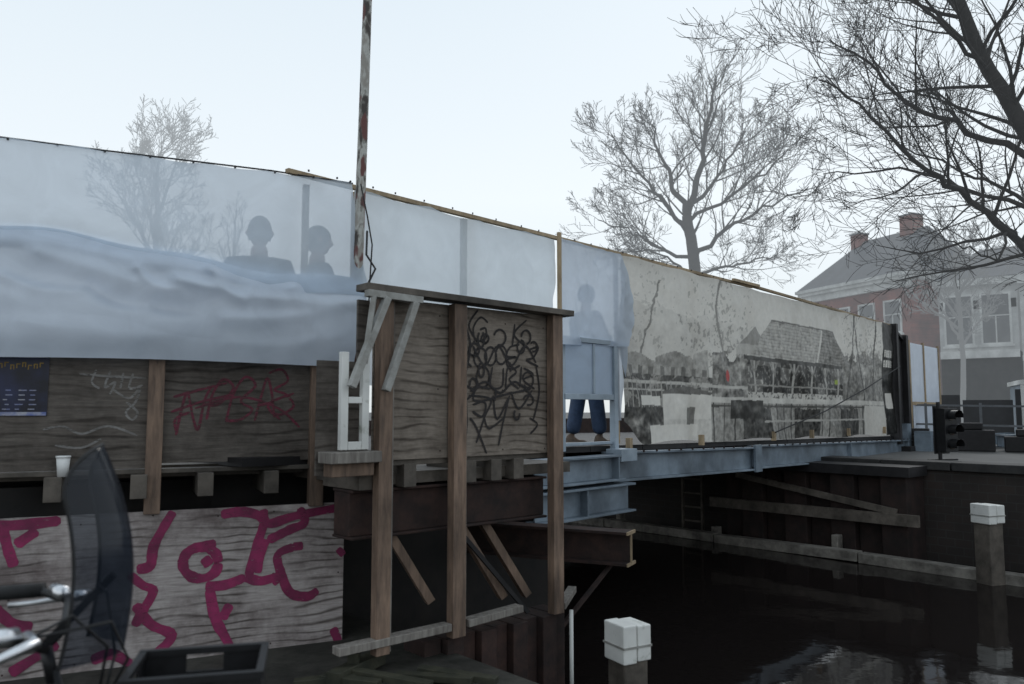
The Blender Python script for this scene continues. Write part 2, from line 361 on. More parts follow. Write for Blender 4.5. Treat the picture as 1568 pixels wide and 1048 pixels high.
# ------------------------------------------------------------------ hoarding on left
hd=empty('plywood_hoarding'); g=Geo()
g.box(L,-2.2,.895,-.05,-.03,1.77,2.75); g.box(L,.90,2.36,-.055,-.035,1.80,2.75); g.make('sheets',M['plyL'],hd)
g=Geo()
for s_ in(-.85,.845,1.925): g.box(L,s_,s_+.10,-.06,.04,1.47,2.75)
g.make('posts',M['timberL'],hd,bevel=.004)
g=Geo(); g.box(L,-2.2,2.05,-.10,.0,1.735,1.765)
for s_ in(-.3,.27,.76,1.17,1.60): g.box(L,s_,s_+.10,-.5,.10,1.58,1.735)
g.make('joists',M['beamwood'],hd,bevel=.004)
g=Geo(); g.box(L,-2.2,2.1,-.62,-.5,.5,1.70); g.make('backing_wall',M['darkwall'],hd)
lp=empty('graffiti_board'); g=Geo(); g.box(L,-1.4,2.19,-.02,0,.44,1.485); g.make('sheet',M['plyLow'],lp,bevel=.002)
g=Geo()
for F_,n_,ss,zz in((L,.0,[.1,.5,.9,1.3,1.7,2.15],[.55,1.0,1.44]),(B,-.017,[.12,.5,.72,1.1,1.5],[1.87,2.3,2.8])):
    for a in ss:
        for z in zz:
            a_=a+R.uniform(-.02,.02); z_=z+R.uniform(-.02,.02); g.tube([F_(a_,n_,z_),F_(a_,n_+.0015,z_)],.006,8)
g.make('screws',M['rust'],lp)
def cl(u,v):
    s_=.03+.00345*u+1.27e-6*u*u; z=1.49-(v-(793-.048*u))*(.00393+1.39e-6*u); return s_,z
BX=[(500,-.377),(530,-.24),(560,-.10),(580,0),(595,.075),(680,.53),(693,.6),(710,.70),(760,1.0),(830,1.475),(860,1.69)]
def cb(u,v):
    for (a,b),(c,d) in zip(BX,BX[1:]):
        if u<=c or c==860:
            s_=b+(d-b)*(u-a)/(c-a); break
    return s_,2.15+(630-v)*(5.2+.663*s_)/1217
def smooth(pts,k=6):
    out=[]
    n=len(pts)
    for i in range(n-1):
        p0=pts[max(i-1,0)];p1=pts[i];p2=pts[i+1];p3=pts[min(i+2,n-1)]
        for j in range(k):
            t=j/k
            out.append(tuple(.5*((2*p1[m])+(-p0[m]+p2[m])*t+(2*p0[m]-5*p1[m]+4*p2[m]-p3[m])*t*t+(-p0[m]+3*p1[m]-3*p2[m]+p3[m])*t**3) for m in(0,1)))
    out.append(pts[-1]); return out
def paint(name,F,conv,n,strokes,w,m,parent):
    g=Geo(); i=0
    for st in strokes:
        sp=smooth(st); g.ribbon([F(*(lambda a:(a[0],n+i*.00012,a[1]))(conv(*p))) for p in sp],w,F.N); i+=1
    g.make(name,m,parent)
def circ(cx,cy,rx,ry,a0=0,a1=360,k=10): return [(cx+rx*math.cos(rad(a0+(a1-a0)*i/k)),cy+ry*math.sin(rad(a0+(a1-a0)*i/k))) for i in range(k+1)]
pink=[[(-20,806),(40,803),(95,797)],[(8,806),(15,835),(28,868)],[(28,835),(60,812)],
 [(264,783),(250,808),(236,838),(232,866),(212,872)],[(202,880),(222,896),(238,905),(224,935),(212,958)],[(212,925),(236,955),(268,972),(246,1000)],
 circ(308,862,27,24),[(312,854),(322,866)],[(300,838),(330,832)],
 [(336,788),(372,784),(400,797),(392,835),(380,884)],[(376,884),(345,896),(316,898)],[(322,900),(332,945),(348,975),(362,1000)],
 [(354,925),(342,948)],[(376,884),(400,890),(432,880)],
 [(400,780),(408,802),(450,790),(524,776)],[(455,778),(464,800),(440,812),(408,828)],[(405,826),(398,850),(394,878)],
 [(448,838),(424,850),(430,880),(444,908),(470,914),(486,904)],[(430,884),(416,892)],[(446,838),(462,836)],
 [(516,850),(524,842)],[(510,962),(520,985)],[(100,985),(60,1010),(30,1030)],[(0,930),(30,955),(60,960)],[(150,1010),(180,1000),(210,1016)]]
paint('pink_tag',L,cl,.002,pink,.064,M['pink'],lp)
redt=[[(264,665),(272,620),(280,598),(290,640),(298,655),(306,610),(316,588)],[(310,640),(318,600),(334,576),(350,590),(330,614),(316,618)],[(340,644),(350,600),(368,572),(384,586),(362,610),(380,624),(362,640),(342,642)],
 [(384,642),(394,600),(402,574),(410,600),(414,636)],[(388,618),(412,612)],[(404,566),(424,560),(434,578),(414,592),(432,600),(444,618),(424,632),(408,628)],[(258,604),(300,592),(340,582)],[(292,622),(360,604),(420,622),(454,652)],[(266,662),(262,640),(284,628)],
 [(424,640),(404,616),(444,598)],[(255,628),(300,612),(350,600)]]
paint('red_tag',L,cl,-.033,redt,.018,M['redspray'],hd)
gtag=[[(112,566),(150,570),(215,574)],[(138,560),(132,580),(144,590)],[(160,562),(152,588),(168,580),(160,600)],[(180,565),(176,590)],[(195,566),(190,590),(210,585)],[(165,592),(190,606),(206,590),(200,612),(186,628),(196,640),(204,628),(186,612)],
 [(60,655),(90,650),(120,662),(160,650),(205,665)],[(80,680),(120,684),(150,670)]]
paint('grey_tag',L,cl,-.028,gtag,.014,M['greyspray'],hd)
RB=random.Random(4)
bl=[[(750,494),(738,486),(727,502),(731,522),(746,518),(746,503),(737,505)],circ(738,548,10,15,10,400),circ(754,546,9,14,20,400),circ(770,544,8,14,-30,330),[(797,528),(783,532),(778,546),(792,547),(778,552),(783,566),(798,560)],
 [(790,496),(786,532)],[(808,490),(789,512),(810,534)],[(812,536),(826,532),(818,548),(808,552),(826,562)],[(734,474),(720,498),(732,522)],
 circ(742,578,10,16,0,420),[(757,562),(754,592),(771,592),(773,564)],[(776,596),(780,562),(792,570),(782,582),(796,596)],[(800,562),(797,594)],[(803,564),(818,574),(803,582),(820,596)],
 [(754,596),(734,594),(727,612),(746,618),(741,638),(726,630)],[(720,606),(754,612),(744,640),(732,678)],[(726,620),(770,606),(814,596)],[(758,606),(764,642),(780,610)],[(782,606),(774,640),(766,682)],[(744,640),(752,656),(774,640)],
 [(784,600),(796,626),(816,598)],[(812,640),(824,650),(813,664)],[(714,590),(728,600),(715,614)],[(822,560),(827,600),(818,642)],[(722,640),(732,655),(748,694)],[(730,520),(715,548),(724,562)],
 [(715,500),(722,530),(715,572)],[(726,530),(745,560),(765,530),(785,560),(805,530),(822,556)],[(722,600),(745,585),(768,602),(790,585),(815,606)]]
for i in range(14):
    cx=RB.uniform(722,818); cy=RB.uniform(505,640); bl.append(circ(cx,cy,RB.uniform(4,9),RB.uniform(6,13),RB.uniform(0,360),RB.uniform(400,640),7))
paint('black_tag',B,cb,-.014,bl,.0165,M['blackspray'],pw2)
bl2=[[(712,490),(716,540),(714,600)],[(712,560),(718,640),(714,690)]]
paint('black_drips',B,cb,-.0145,bl2,.012,M['blackspray'],pw2)
po=empty('event_poster'); g=Geo(); g.box(L,-.45,.26,-.028,-.022,2.12,2.50); g.make('sheet',mat('poster_print',(.02,.025,.07),(.008,.008,.015),scale=5,rough=.35,bump=0,dirt=0),po)
g=Geo(); 
for k in range(9):
    a=-.05+k*.032; z=2.415+.008*(k%3); g.box(L,a,a+.006,-.022,-.0205,z,z+.03); g.box(L,a+.006,a+.022,-.022,-.0205,z+.024,z+.03); 
    if k%2: g.box(L,a+.016,a+.022,-.022,-.0205,z,z+.0235)
g.make('yellow_lettering',mat('poster_yellow',(.40,.25,.05),scale=30,bump=0),po)
g=Geo()
for k in range(20):
    a=-.06+(k%4)*.07+R.random()*.02; z=2.16+(k//4)*.03; g.box(L,a,a+.02+.03*R.random(),-.0222,-.0207,z,z+.006)
g.box(L,-.45,.255,-.0222,-.0207,2.123,2.145)
g.make('small_print',mat('poster_pale',(.16,.2,.45),(.5,.5,.55),scale=20,bump=0),po)
cp=empty('paper_cup'); c=L(.37,.06,0); g=Geo()
g.tube([(c.x,c.y,1.737),(c.x,c.y,1.86)],[.03,.041],20); g.tube([(c.x,c.y,1.856),(c.x,c.y,1.868)],.044,20)
g.make('cup',mat('paper_white',(.75,.75,.74),(.68,.68,.68),scale=5,bump=0,dirt=0),cp,True)
# ------------------------------------------------------------------ tarps
def fbm(x,y,z,o=4): return noise.fractal(Vector((x,y,z)),1,2,o)
def sst(a,b,x):
    t=max(0,min(1,(x-a)/(b-a))); return t*t*(3-2*t)
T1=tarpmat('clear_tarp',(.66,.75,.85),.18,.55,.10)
T2=tarpmat('reinforced_tarp',(.66,.73,.83),.0,.40,.08)
lt=empty('scaffold_tarpaulin')
def zf(s): return 3.27-.075*s+.03*math.sin(s*2.7+.6)+.015*math.sin(7*s)
def upper(u,v):
    s=-1.6+u*3.82; z=zf(s)-.12+v*(3.885-zf(s)+.12)
    d=.03*fbm(s*1.3,z*1.8,.3)+.012*math.sin(s*5.5+z*2)*(1-v)
    d+=.10*sst(.35,0,v)
    s2=s+(.10*u**6)*(1-v)-.03*v*u**6
    return L(s2,.05+d,z-.012*abs(math.sin(s*8))*v)
g=Geo(); g.grid(upper,200,50); g.make('upper_sheet',T1,lt,True)
CR_=[(.2,3.13,1.5,2.88,.07,.06),(1.0,3.02,2.2,2.95,.055,.07),(.9,2.85,1.35,2.98,.06,-.05),(-.8,3.05,.7,2.80,.08,.05),(1.3,2.78,2.2,2.96,.055,.055),(1.2,3.12,1.42,2.90,.04,.06),(-1.4,2.9,-.2,2.75,.08,.05),(.5,2.95,.85,2.87,.05,-.04),(1.75,3.02,1.95,2.72,.04,.03),(0.0,2.98,.5,2.93,.04,.04),(.1,2.72,1.0,2.66,.05,.03),(1.35,2.62,2.1,2.70,.05,.03),(.75,3.08,1.0,2.95,.035,.04)]
def crease(s,z):
    d=0
    for a,b,c,e,w,h in CR_:
        vx=c-a;vz=e-b;l2=vx*vx+vz*vz;t=max(0,min(1,((s-a)*vx+(z-b)*vz)/l2)); bow=.05*math.sin(t*math.pi)
        dx=s-(a+vx*t);dz=z-(b+vz*t-bow); dd=(dx*dx+dz*dz)/(w*w); 
        if dd<9: d+=h*math.exp(-dd)*(1-.5*t)
    return d
def lower(u,v):
    s=-1.6+u*3.86; top=zf(s)+.03; bot=2.485+.010*math.sin(s*2)
    z=bot+v*(top-bot); h=top-z
    belly=.12*math.sin(min(1,h/.13)*math.pi/2)*(1-.75*sst(.08,.8,h))
    env=sst(0,.12,h)*sst(.0,.26,z-bot)
    d=belly+crease(s,z)*env+.04*fbm(s*.8,z*1.5,5.1)*env+.03*abs(fbm(s*1.3+z*1.2,z*2.6,9.3,2))*env
    d+=.006*math.sin(s*23)*sst(.2,0,z-bot)
    pinch=sst(1.6,2.25,s); d*=1-.45*pinch
    return L(s+.04*math.sin(z*7)*pinch,.05+d+.01,z)
g=Geo(); g.grid(lower,320,130); g.make('lower_sheet',T2,lt,True)
g=Geo()
for i in range(14):
    s=-1.4+i*.275
    p=L(s,.072,2.505); g.tube([p,p+L.N*.012],.011,8)
    p=L(s,.05,3.875); g.tube([p,p+L.N*.02],.008,6)
g.make('grommets',M['black'],lt)
g=Geo(); g.tube([L(-1.7,.04,3.895),L(.5,.04,3.885),L(1.6,.04,3.89),L(2.2,.04,3.87)],.006,6)
g.tube([L(2.24,.12,3.85),L(2.29,.14,3.6),L(2.34,.10,3.4),L(2.31,.16,3.1),L(2.30,.14,2.6)],.006,6)
g.tube([L(2.30,.1,3.5),L(2.27,.2,3.3),L(2.34,.2,3.2),L(2.27,.2,3.05)],.008,6)
g.make('rope',M['darksteel'],lt)
lf=empty('tarpaulin_frame'); g=Geo()
for s_ in(-1.5,1.86): g.box(L,s_,s_+.045,-.15,-.10,1.78,3.86)
g.make('studs',M['timberN'],lf)
mt=empty('scaffold_tarpaulin')
def mid(u,v):
    s=-.15+u*2.44; z=2.35+v*1.53; sag=.02*math.sin(math.pi*((s*1.6)%1))
    d=.04*fbm(s*1.2,z*1.5,2.2)+.02*math.sin(3*s+5*z)*(1-v)*.6+.03*abs(fbm(s*2,z*2,1,2))
    return Q(s,.02+d,z-sag*v)
g=Geo(); g.grid(mid,120,60); g.make('sheet',tarpmat('middle_tarp',(.73,.81,.88),.14,.62,.12),mt,True)
mt=empty('scaffold_tarpaulin')
def mid2(u,v):
    edge=3.50+.24*math.sin(v*math.pi)*(.9)-.05*v
    s=2.33+u*(edge-2.33); z=2.86+v*1.03
    d=.05+.06*fbm(s*1.5,z*1.8,7.2)+.05*math.sin(6*s+2*z)*(1-v)*.5+.04*abs(fbm(s*3,z*2,3,2))
    return Q(s,d,z-.05*(1-v)*(1-u))
g=Geo(); g.grid(mid2,80,60); BT=tarpmat('blue_tarp',(.62,.70,.81),.09,.58,.15); g.make('sheet',BT,mt,True)
def strip(u,v):
    z=2.05+v*.85; s=3.36+u*.16+.03*math.sin(z*5); return Q(s,.03+.03*math.sin(u*3+z*4),z)
g=Geo(); g.grid(strip,6,30); g.make('hanging_strip',BT,mt,True)
ff=empty('timber_fence_frame'); g=Geo()
g.beam(Q(-.72,-.03,3.90),Q(6.9,-.03,3.93),.045,.035); g.beam(Q(6.9,-.01,3.935),Q(13.3,-.03,3.87),.045,.035)
g.beam(Q(6.2,.02,3.945),Q(7.0,.02,3.95),.04,.04)
g.box(Q,2.27,2.31,.09,.12,2.88,3.93)
for s_ in(-.1,1.1,5,6.6,8.2,9.8,11.4,13.0): g.box(Q,s_,s_+.045,-.09,-.04,1.8,3.88)
g.box(Q,3.43,3.47,-.04,0,1.8,3.9)
for s_ in(3.5,5.1,7.2,8.6,10.2,12.1): g.box(Q,s_,s_+.05,.05,.11,1.73,1.86)
g.make('battens',M['timberN'],ff,bevel=.002)
g=Geo()
for i in range(46):
    p=Q(-.6+i*.3+R.uniform(-.05,.05),.0,3.925); g.beam(p,p+Vector((0,0,.014)),.012,.012)
g.make('clips',M['black'],ff)
sg=empty('steel_gate'); g=Geo()
g.box(Q,2.42,3.34,.0,.05,2.86,2.91); g.box(Q,2.42,3.34,0,.05,2.27,2.33); g.box(Q,3.29,3.36,-.01,.06,1.62,2.855); g.box(Q,2.40,2.45,0,.05,1.75,2.855)
g.box(Q,2.93,2.96,.0,.045,2.335,2.855); g.box(Q,2.455,3.285,-.02,.03,1.80,1.83)
g.box(Q,3.2,3.5,.0,.2,1.62,1.75)
g.make('frame',M['gatepaint'],sg,bevel=.004)
g=Geo(); g.box(Q,2.45,3.29,.01,.03,2.33,2.855); g.make('panel',tarpmat('gate_panel',(.55,.63,.73),.05,.5,.1),sg)
# ------------------------------------------------------------------ printed banner
ban=empty('printed_banner')
s0,s1,zb,ztp=3.48,13.0,1.80,3.88
def hsh(i,j=0): 
    q=math.sin(i*127.1+j*311.7)*43758.5453; return q-math.floor(q)
def pic(s,z):
    n=fbm(s*1.1,z*2.2,3.3); n2=fbm(s*5,z*7,1.7); n3=fbm(s*14,z*16,8.1,3)
    c=.76+.03*n
    if z<3.30+.25*n and s<8: c-=.06+.04*n2
    if 4.6<s<6.8 and z>2.6:
        dd=abs(s-5.75-.1*math.sin(z*5))
        if n3+.5*n2>.16+.30*dd+max(0,z-3.3)*.5: c-=.20
        if dd<.03: c=.42
    if abs((s-3.80)-.45*(z-2.6)+.05*n2)<.022 and 2.4<z<3.7: c=.42
    if 3.5<s<4.4 and n3+n2*.5>.46 and z>2.7: c-=.14
    if s<5.4 and 2.58<z<3.0:
        k=int((s-3.4)/.83); fr_=((s-3.4)/.83)%1
        roof=2.74+.14*hsh(k)+.10*(1-abs(fr_-.5)*2)+.02*n2
        if z<roof: c=.42+.16*hsh(k,3)+.10*n2+.06*n3
        if z<2.68+.03*n2 and z<roof: c=.50+.1*n3 if (s*4.3)%1<.6 else .32
    if s<5.8 and 2.15<z<=2.58:
        c=.20+.22*(n2>.05)+.12*n3
        if abs(z-2.49)<.016 or abs(z-2.40)<.010:c=.62
        if (s*9)%1<.2 and z<2.5: c=.5
        if 3.85<s<4.3 and 2.22<z<2.33: c=.76
    if s<4.5 and z<=2.2: c=.14+.35*max(0,n2+.1)+.12*n3
    if 4.35<s<5.5 and z<2.36+.02*n2:
        c=.74+.05*n2
        if z<2.05: c=.68+.04*n3
        if abs(s-5.0)<.09 and z<2.2: c=.35
    if 4.35<s<5.5 and 2.36<z<2.46 and z<2.46-.12*abs(s-4.9): c=.28
    if 5.5<=s<7 and z<2.95+.2*n2:
        c=.38+.28*n2+.14*n3+.18*(hsh(int(s*6),int(z*8))-.5)
    if 5.2<s<7 and 2.45<z<2.49: c=.62
    if 6.2<s<7.4 and 2.93<z<3.35 and z<3.35-.55*abs(s-6.8): c=.44 if z>3.08 else .58
    if 6.6<s<10.5 and 2.92<z<3.50:
        t=(z-2.92)/.58
        if 6.6+.8*t<s<10.5-.7*t:
            c=.56+.09*n3+.04*n2
            if (z*20)%1<.22: c-=.10
            if hsh(int(s*11+int(z*20)*.5),int(z*20))>.8: c-=.07
            if s>9.0+.3*t: c-=.14
            if abs(s-9.0-.3*t)<.03:c=.72
            if t>.95:c=.32
    if 6.4<s<10.7 and 2.865<z<=2.925:c=.14
    if 6.5<s<10.6 and 2.34<z<=2.865:
        c=.09+.16*max(0,n2)+.06*max(0,n3)
        if hsh(int(s*3),int(z*5))>.78: c+=.16
        if n3>.3: c+=.18
        for k in(6.75,7.4,8.1,8.75,9.4,10.0,10.4):
            if abs(s-k)<.035:c=.55
            if abs(abs(s-k)-(z-2.70)*.9)<.03 and z>2.70:c=.40
        if abs(z-2.52)<.012:c=.45
        if z<2.42: c=.66-.4*(n3>.2)
    if 10.2<s<12.35 and z>2.34:
        if z<3.15+.2*n2: c=.46+.22*n2+.15*n3
        if z<2.75: c=.26+.3*max(0,n2)+.15*hsh(int(s*9))+.1*n3
        if z>3.0 and n3+.4*n2>.2+(z-3.3)*.6: c-=.22
        for k,sl in((10.5,.3),(11.1,-.25),(11.8,.2)):
            if abs((s-k)-(z-2.7)*sl)<.03: c=.22
    if s>5.5 and z<2.34:
        pl=(s*3.6)%1
        c=.36+.16*hsh(int(s*3.6))+.12*n3
        if pl<.10:c=.12
        if z>2.26:c=.66+.1*n2
        if abs(z-2.22)<.015: c=.2
        if hsh(int(s*1.1),2)>.66 and z<2.2+.05*n2: c=.14+.15*max(0,n2)+.1*n3
        if 6.0<s<7.0 and 2.05<z<2.3: c=.12+.2*max(0,n2)
    if s>7 and 1.99<z<2.02:c=.55
    if 4.0<s<5.2 and z<1.99: c=.76
    if 11.0<s<12.3 and z<2.25 and hsh(int(s*2.5))>.35: c=.68
    if s>12.35:
        c=.05+.05*n3
        if 12.45<s<12.9 and (3.0<z<3.14 or 3.2<z<3.34) and (s*9)%1<.72 and not ((z*30)%1<.3 and (s*17)%1<.4): c=.8
        if 12.5<s<12.9 and 2.2<z<2.5: c=.7
    c+=.035*n3
    c=max(.03,min(.9,c))
    c=c**1.45
    r_,g_,b_=c*1.04,c*1.0,c*.92
    if (s-5.95)**2+((z-2.62)*.8)**2<.004: r_,g_,b_=.5,.05,.05
    if abs(s-9.9)<.06 and abs(z-2.64)<.04: r_,g_,b_=.35,.45,.08
    return r_,g_,b_
g=Geo(); nu,nv=620,170
cols=[]
def bf(u,v):
    s=s0+(u**1.25*.6+u*.4)*(s1-s0); lo=zb+.25*(1-sst(0,.06,u))+.02*math.sin(s*3)-.10*u; top=3.90-.03*u-.015*abs(math.sin(s*3.3))
    z=lo+v*(top-lo)
    d=.035*fbm(s*.8,z*1.2,4.4)+.02*fbm(s*3+z,z*2,1.4,2)+.025*math.sin(s*2.2+z*3)*(1-v)
    cols.append(pic(s,z)); return Q(s,.035+d,z)
g.grid(bf,nu,nv); o=g.make('print_sheet',tarpmat('banner_print',(1,1,1),.0,.40,.10,attr='print'),ban,True)
at=o.data.color_attributes.new('print','FLOAT_COLOR','POINT')
flat=[]
for c in cols: flat+= [c[0],c[1],c[2],1]
at.data.foreach_set('color',flat)
g=Geo(); g.tube([Q(7.2,.12,1.85),Q(9,.16,2.15),Q(11,.14,2.55),Q(13.2,.1,3.05)],.010,6); g.make('guy_rope',M['darksteel'],ban)
ep=empty('bridge_end_portal'); g=Geo()
g.box(Q,13.05,13.17,-.1,.1,1.5,3.9); g.box(Q,13.75,13.90,-.12,.08,1.1,3.72); g.beam(Q(13.1,0,3.85),Q(13.85,0,3.6),.06,.06); g.box(Q,13.17,13.75,-.06,-.02,1.9,3.65)
g.box(Q,13.3,13.8,-.3,.2,.9,1.45)
g.make('frame',M['darksteel'],ep,bevel=.005)
wp=empty('white_site_panel'); g=Geo(); g.box(Q,14.2,16.4,-.02,.0,2.35,3.6); g.box(Q,14.4,16.4,-.02,0,1.7,2.28); g.make('sheet',tarpmat('panel_sheet',(.78,.82,.88),.05,.5,.1),wp)
g=Geo(); 
for s_ in(14.15,15.2,16.4): g.box(Q,s_,s_+.07,-.03,.02,1.4,3.65)
g.box(Q,14.2,16.4,.0,.03,2.28,2.35); g.make('frame',M['timberN'],wp)
# ------------------------------------------------------------------ pole
pm,nt,out=newmat('flaking_paint')
v,raw=coords(nt,0,(1,1,.45)); n=N(nt,'TexNoise'); n.inputs['Scale'].default_value=16; n.inputs['Detail'].default_value=4; nt.links.new(v,n.inputs['Vector'])
col=ramp(nt,n.outputs['Fac'],[(.41,(.05,.04,.035)),(.47,(.20,.19,.17)),(.53,(.48,.48,.45)),(.64,(.30,.28,.25))])
n2=N(nt,'TexNoise'); n2.inputs['Scale'].default_value=9; nt.links.new(v,n2.inputs['Vector'])
sx=N(nt,'SeparateXYZ'); nt.links.new(raw,sx.inputs[0])
mr=N(nt,'MapRange'); mr.inputs['From Min'].default_value=3.5; mr.inputs['From Max'].default_value=4.7; nt.links.new(sx.outputs['Z'],mr.inputs['Value'])
zr=ramp(nt,mr.outputs[0],[(.0,(0,0,0)),(.25,(.13,)*3),(.6,(.13,)*3),(1,(0,0,0))])
ad=N(nt,'Math',operation='ADD'); nt.links.new(n2.outputs['Fac'],ad.inputs[0]); nt.links.new(zr,ad.inputs[1])
rr=ramp(nt,ad.outputs[0],[(.61,(0,0,0)),(.65,(1,1,1))])
mx=N(nt,'MixRGB'); nt.links.new(rr,mx.inputs['Fac']); nt.links.new(col,mx.inputs[1]); mx.inputs[2].default_value=(.13,.045,.04,1)
b=N(nt,'BsdfPrincipled'); b.inputs['Roughness'].default_value=.6; nt.links.new(mx.outputs[0],b.inputs['Base Color']); finish(nt,out,b.outputs[0],0)
g=Geo(); g.tube([(-1.17,5.95,1.8),(-1.165,5.93,3.1),(-1.14,5.93,4.3),(-1.12,5.93,5.4),(-1.09,5.93,7.2)],[.042,.04,.037,.034,.03],14)
g.make('wooden_pole',pm,None,True)
# ------------------------------------------------------------------ people
def person(name,loc,h,face,jc,tc,skin=(.35,.2,.15),hair=(.02,.015,.012),arms='down',stride=.08):
    e=empty(name,loc); e.rotation_euler=(0,0,face); k=h/1.78
    def sk(nm,pts,edges,radii,m,sub=2,root=0):
        me=bpy.data.meshes.new(nm); me.from_pydata([tuple(c*k for c in p) for p in pts],edges,[]); 
        o=bpy.data.objects.new(nm,me); sc.collection.objects.link(o); o.parent=e; me.materials.append(m)
        md=o.modifiers.new('skin','SKIN'); md.use_smooth_shade=True
        for i,r in enumerate(radii):
            r=r if isinstance(r,tuple) else (r,r)
            me.skin_vertices[0].data[i].radius=(r[0]*k,r[1]*k)
        me.skin_vertices[0].data[root].use_root=True
        s=o.modifiers.new('sub','SUBSURF'); s.levels=sub; s.render_levels=sub
        return o
    mj=mat(name+'_jacket',jc,tuple(x*.6 for x in jc),scale=12,bump=.2,dirt=0); mt_=mat(name+'_trousers',tc,tuple(x*.6 for x in tc),scale=14,bump=.2,dirt=0)
    ms=mat(name+'_skin',skin,tuple(x*.85 for x in skin),scale=8,rough=.5,bump=0,dirt=0); mh=mat(name+'_hair',hair,scale=30,bump=.4,dirt=0)
    st=stride
    sk('trousers',[(0,0,.96),(.09,0,.92),(.10,st*.5,.50),(.10,st,.10),(-.09,0,.92),(-.10,-st*.3,.50),(-.10,-st,.10)],[(0,1),(1,2),(2,3),(0,4),(4,5),(5,6)],[(.15,.13),.11,.09,.085,.11,.09,.085],mt_)
    if arms=='down': L_=[(.19,0,1.40),(.26,-.02,1.13),(.25,.08,.88)]; R_=[(-.19,0,1.40),(-.26,-.02,1.13),(-.25,.08,.88)]
    else: L_=[(.19,0,1.40),(.28,.05,1.16),(.12,.24,1.16)]; R_=[(-.19,0,1.40),(-.28,.05,1.16),(-.12,.24,1.14)]
    sk('jacket',[(0,0,.92),(0,0,1.12),(0,0,1.32),(0,0,1.47)]+L_+R_,[(0,1),(1,2),(2,3),(2,4),(4,5),(5,6),(2,7),(7,8),(8,9)],[(.19,.15),(.17,.14),(.19,.14),(.085,.075),.085,.068,.05,.085,.068,.05],mj)
    sk('neck',[(0,0,1.42),(0,.015,1.58)],[(0,1)],[.066,.066],ms)
    g=Geo()
    def hd_(u,v):
        a=u*2*math.pi; p=(v-.5)*math.pi; x=math.cos(p)*math.sin(a)*.080; y=math.cos(p)*math.cos(a)*.098; z=math.sin(p)*.118
        if z<0: x*=1+z*1.6; y*=1+z*.8
        fr=max(0,math.cos(a))*math.cos(p)
        if fr>.93 and -.03<z<.02: y+=.022*(1-(z+.02)**2*900 if abs(z+.02)<.03 else 0)*(fr-.93)/.07
        if abs(z-.012)<.014 and .78<fr<.94: y-=.007
        if abs(z+.055)<.008 and fr>.8: y-=.004
        return ((x)*k,(y+.02)*k,(z+1.66)*k)
    g.grid(hd_,40,28); o=g.make('head',ms,e,True)
    g=Geo()
    for sgn in(1,-1): g.tube([(sgn*.074*k,.01*k,1.63*k),(sgn*.088*k,.0,1.655*k),(sgn*.08*k,.01*k,1.68*k)],[.012*k,.017*k,.01*k],8)
    g.make('ears',ms,e,True)
    g=Geo()
    def hr(u,v):
        a=u*2*math.pi; fr=max(0,math.cos(a)); p0=-.6+1.1*fr**1.2
        p=p0+(math.pi/2-p0)*v; return (math.cos(p)*math.sin(a)*.089*k,(math.cos(p)*math.cos(a)*.107+.014)*k,(math.sin(p)*.124+1.663)*k)
    g.grid(hr,32,14); g.make('hair',mh,e,True)
    for nm,A in(('hand_l',L_),('hand_r',R_)):
        w=Vector(A[2]); d=(Vector(A[2])-Vector(A[1])).normalized(); sd=d.cross(Vector((1,0,0))).normalized(); up=d.cross(sd)
        pts=[w,w+d*.05];ed=[(0,1)];rr=[.024,(.032,.016)]
        for i in range(4):
            b0=w+d*.085+sd*(i-1.5)*.02; ln=[.06,.075,.07,.055][i]; b=len(pts)
            pts+=[b0,b0+d*ln*.55+up*.006,b0+d*ln+up*.02]; ed+=[(1,b),(b,b+1),(b+1,b+2)]; rr+=[.010,.009,.007]
        b=len(pts); pts+=[w+d*.04+sd*.035,w+d*.07+sd*.055]; ed+=[(1,b),(b,b+1)]; rr+=[.011,.009]
        sk(nm,[tuple(p) for p in pts],ed,rr,ms,1)
    g=Geo()
    for sx_,sy in((.10,st),(-.10,-st)):
        def sh(u,v):
            a=u*2*math.pi; y=sy+.055+.145*math.cos(a); 
            x=sx_+.048*math.sin(a)*(1+.15*math.cos(a)); 
            hh=.045+.05*max(0,-math.cos(a)+.25); q=math.sin(v*math.pi/2); cr=math.cos(v*math.pi/2)**.45
            return ((sx_+(x-sx_)*cr)*k,(sy+.03+(y-sy-.03)*cr)*k,(hh*q*1.1)*k)
        g.grid(sh,24,8)
    g.make('shoes',mat(name+'_shoes',(.20,.14,.10),(.10,.08,.07),scale=14,dirt=0),e,True)
    g=Geo()
    for sx_,sy in((.10,st),(-.10,-st)):
        def so_(u,v):
            a=u*2*math.pi; return ((sx_+.052*math.sin(a)*(1+.15*math.cos(a)))*k,(sy+.055+.15*math.cos(a))*k,(.001+.022*v)*k)
        g.grid(so_,24,1)
    g.make('soles',M['white'],e,True)
    return e
person('standing_man',(-2.01,6.25,1.78),1.92,rad(20),(.03,.035,.05),(.03,.03,.04))
person('standing_man',(-1.62,6.50,1.78),1.90,rad(-60),(.04,.045,.06),(.03,.03,.04))
person('pedestrian',(.84,9.05,1.78),1.82,rad(-60),(.06,.07,.10),(.05,.085,.16),arms='up',stride=.12)
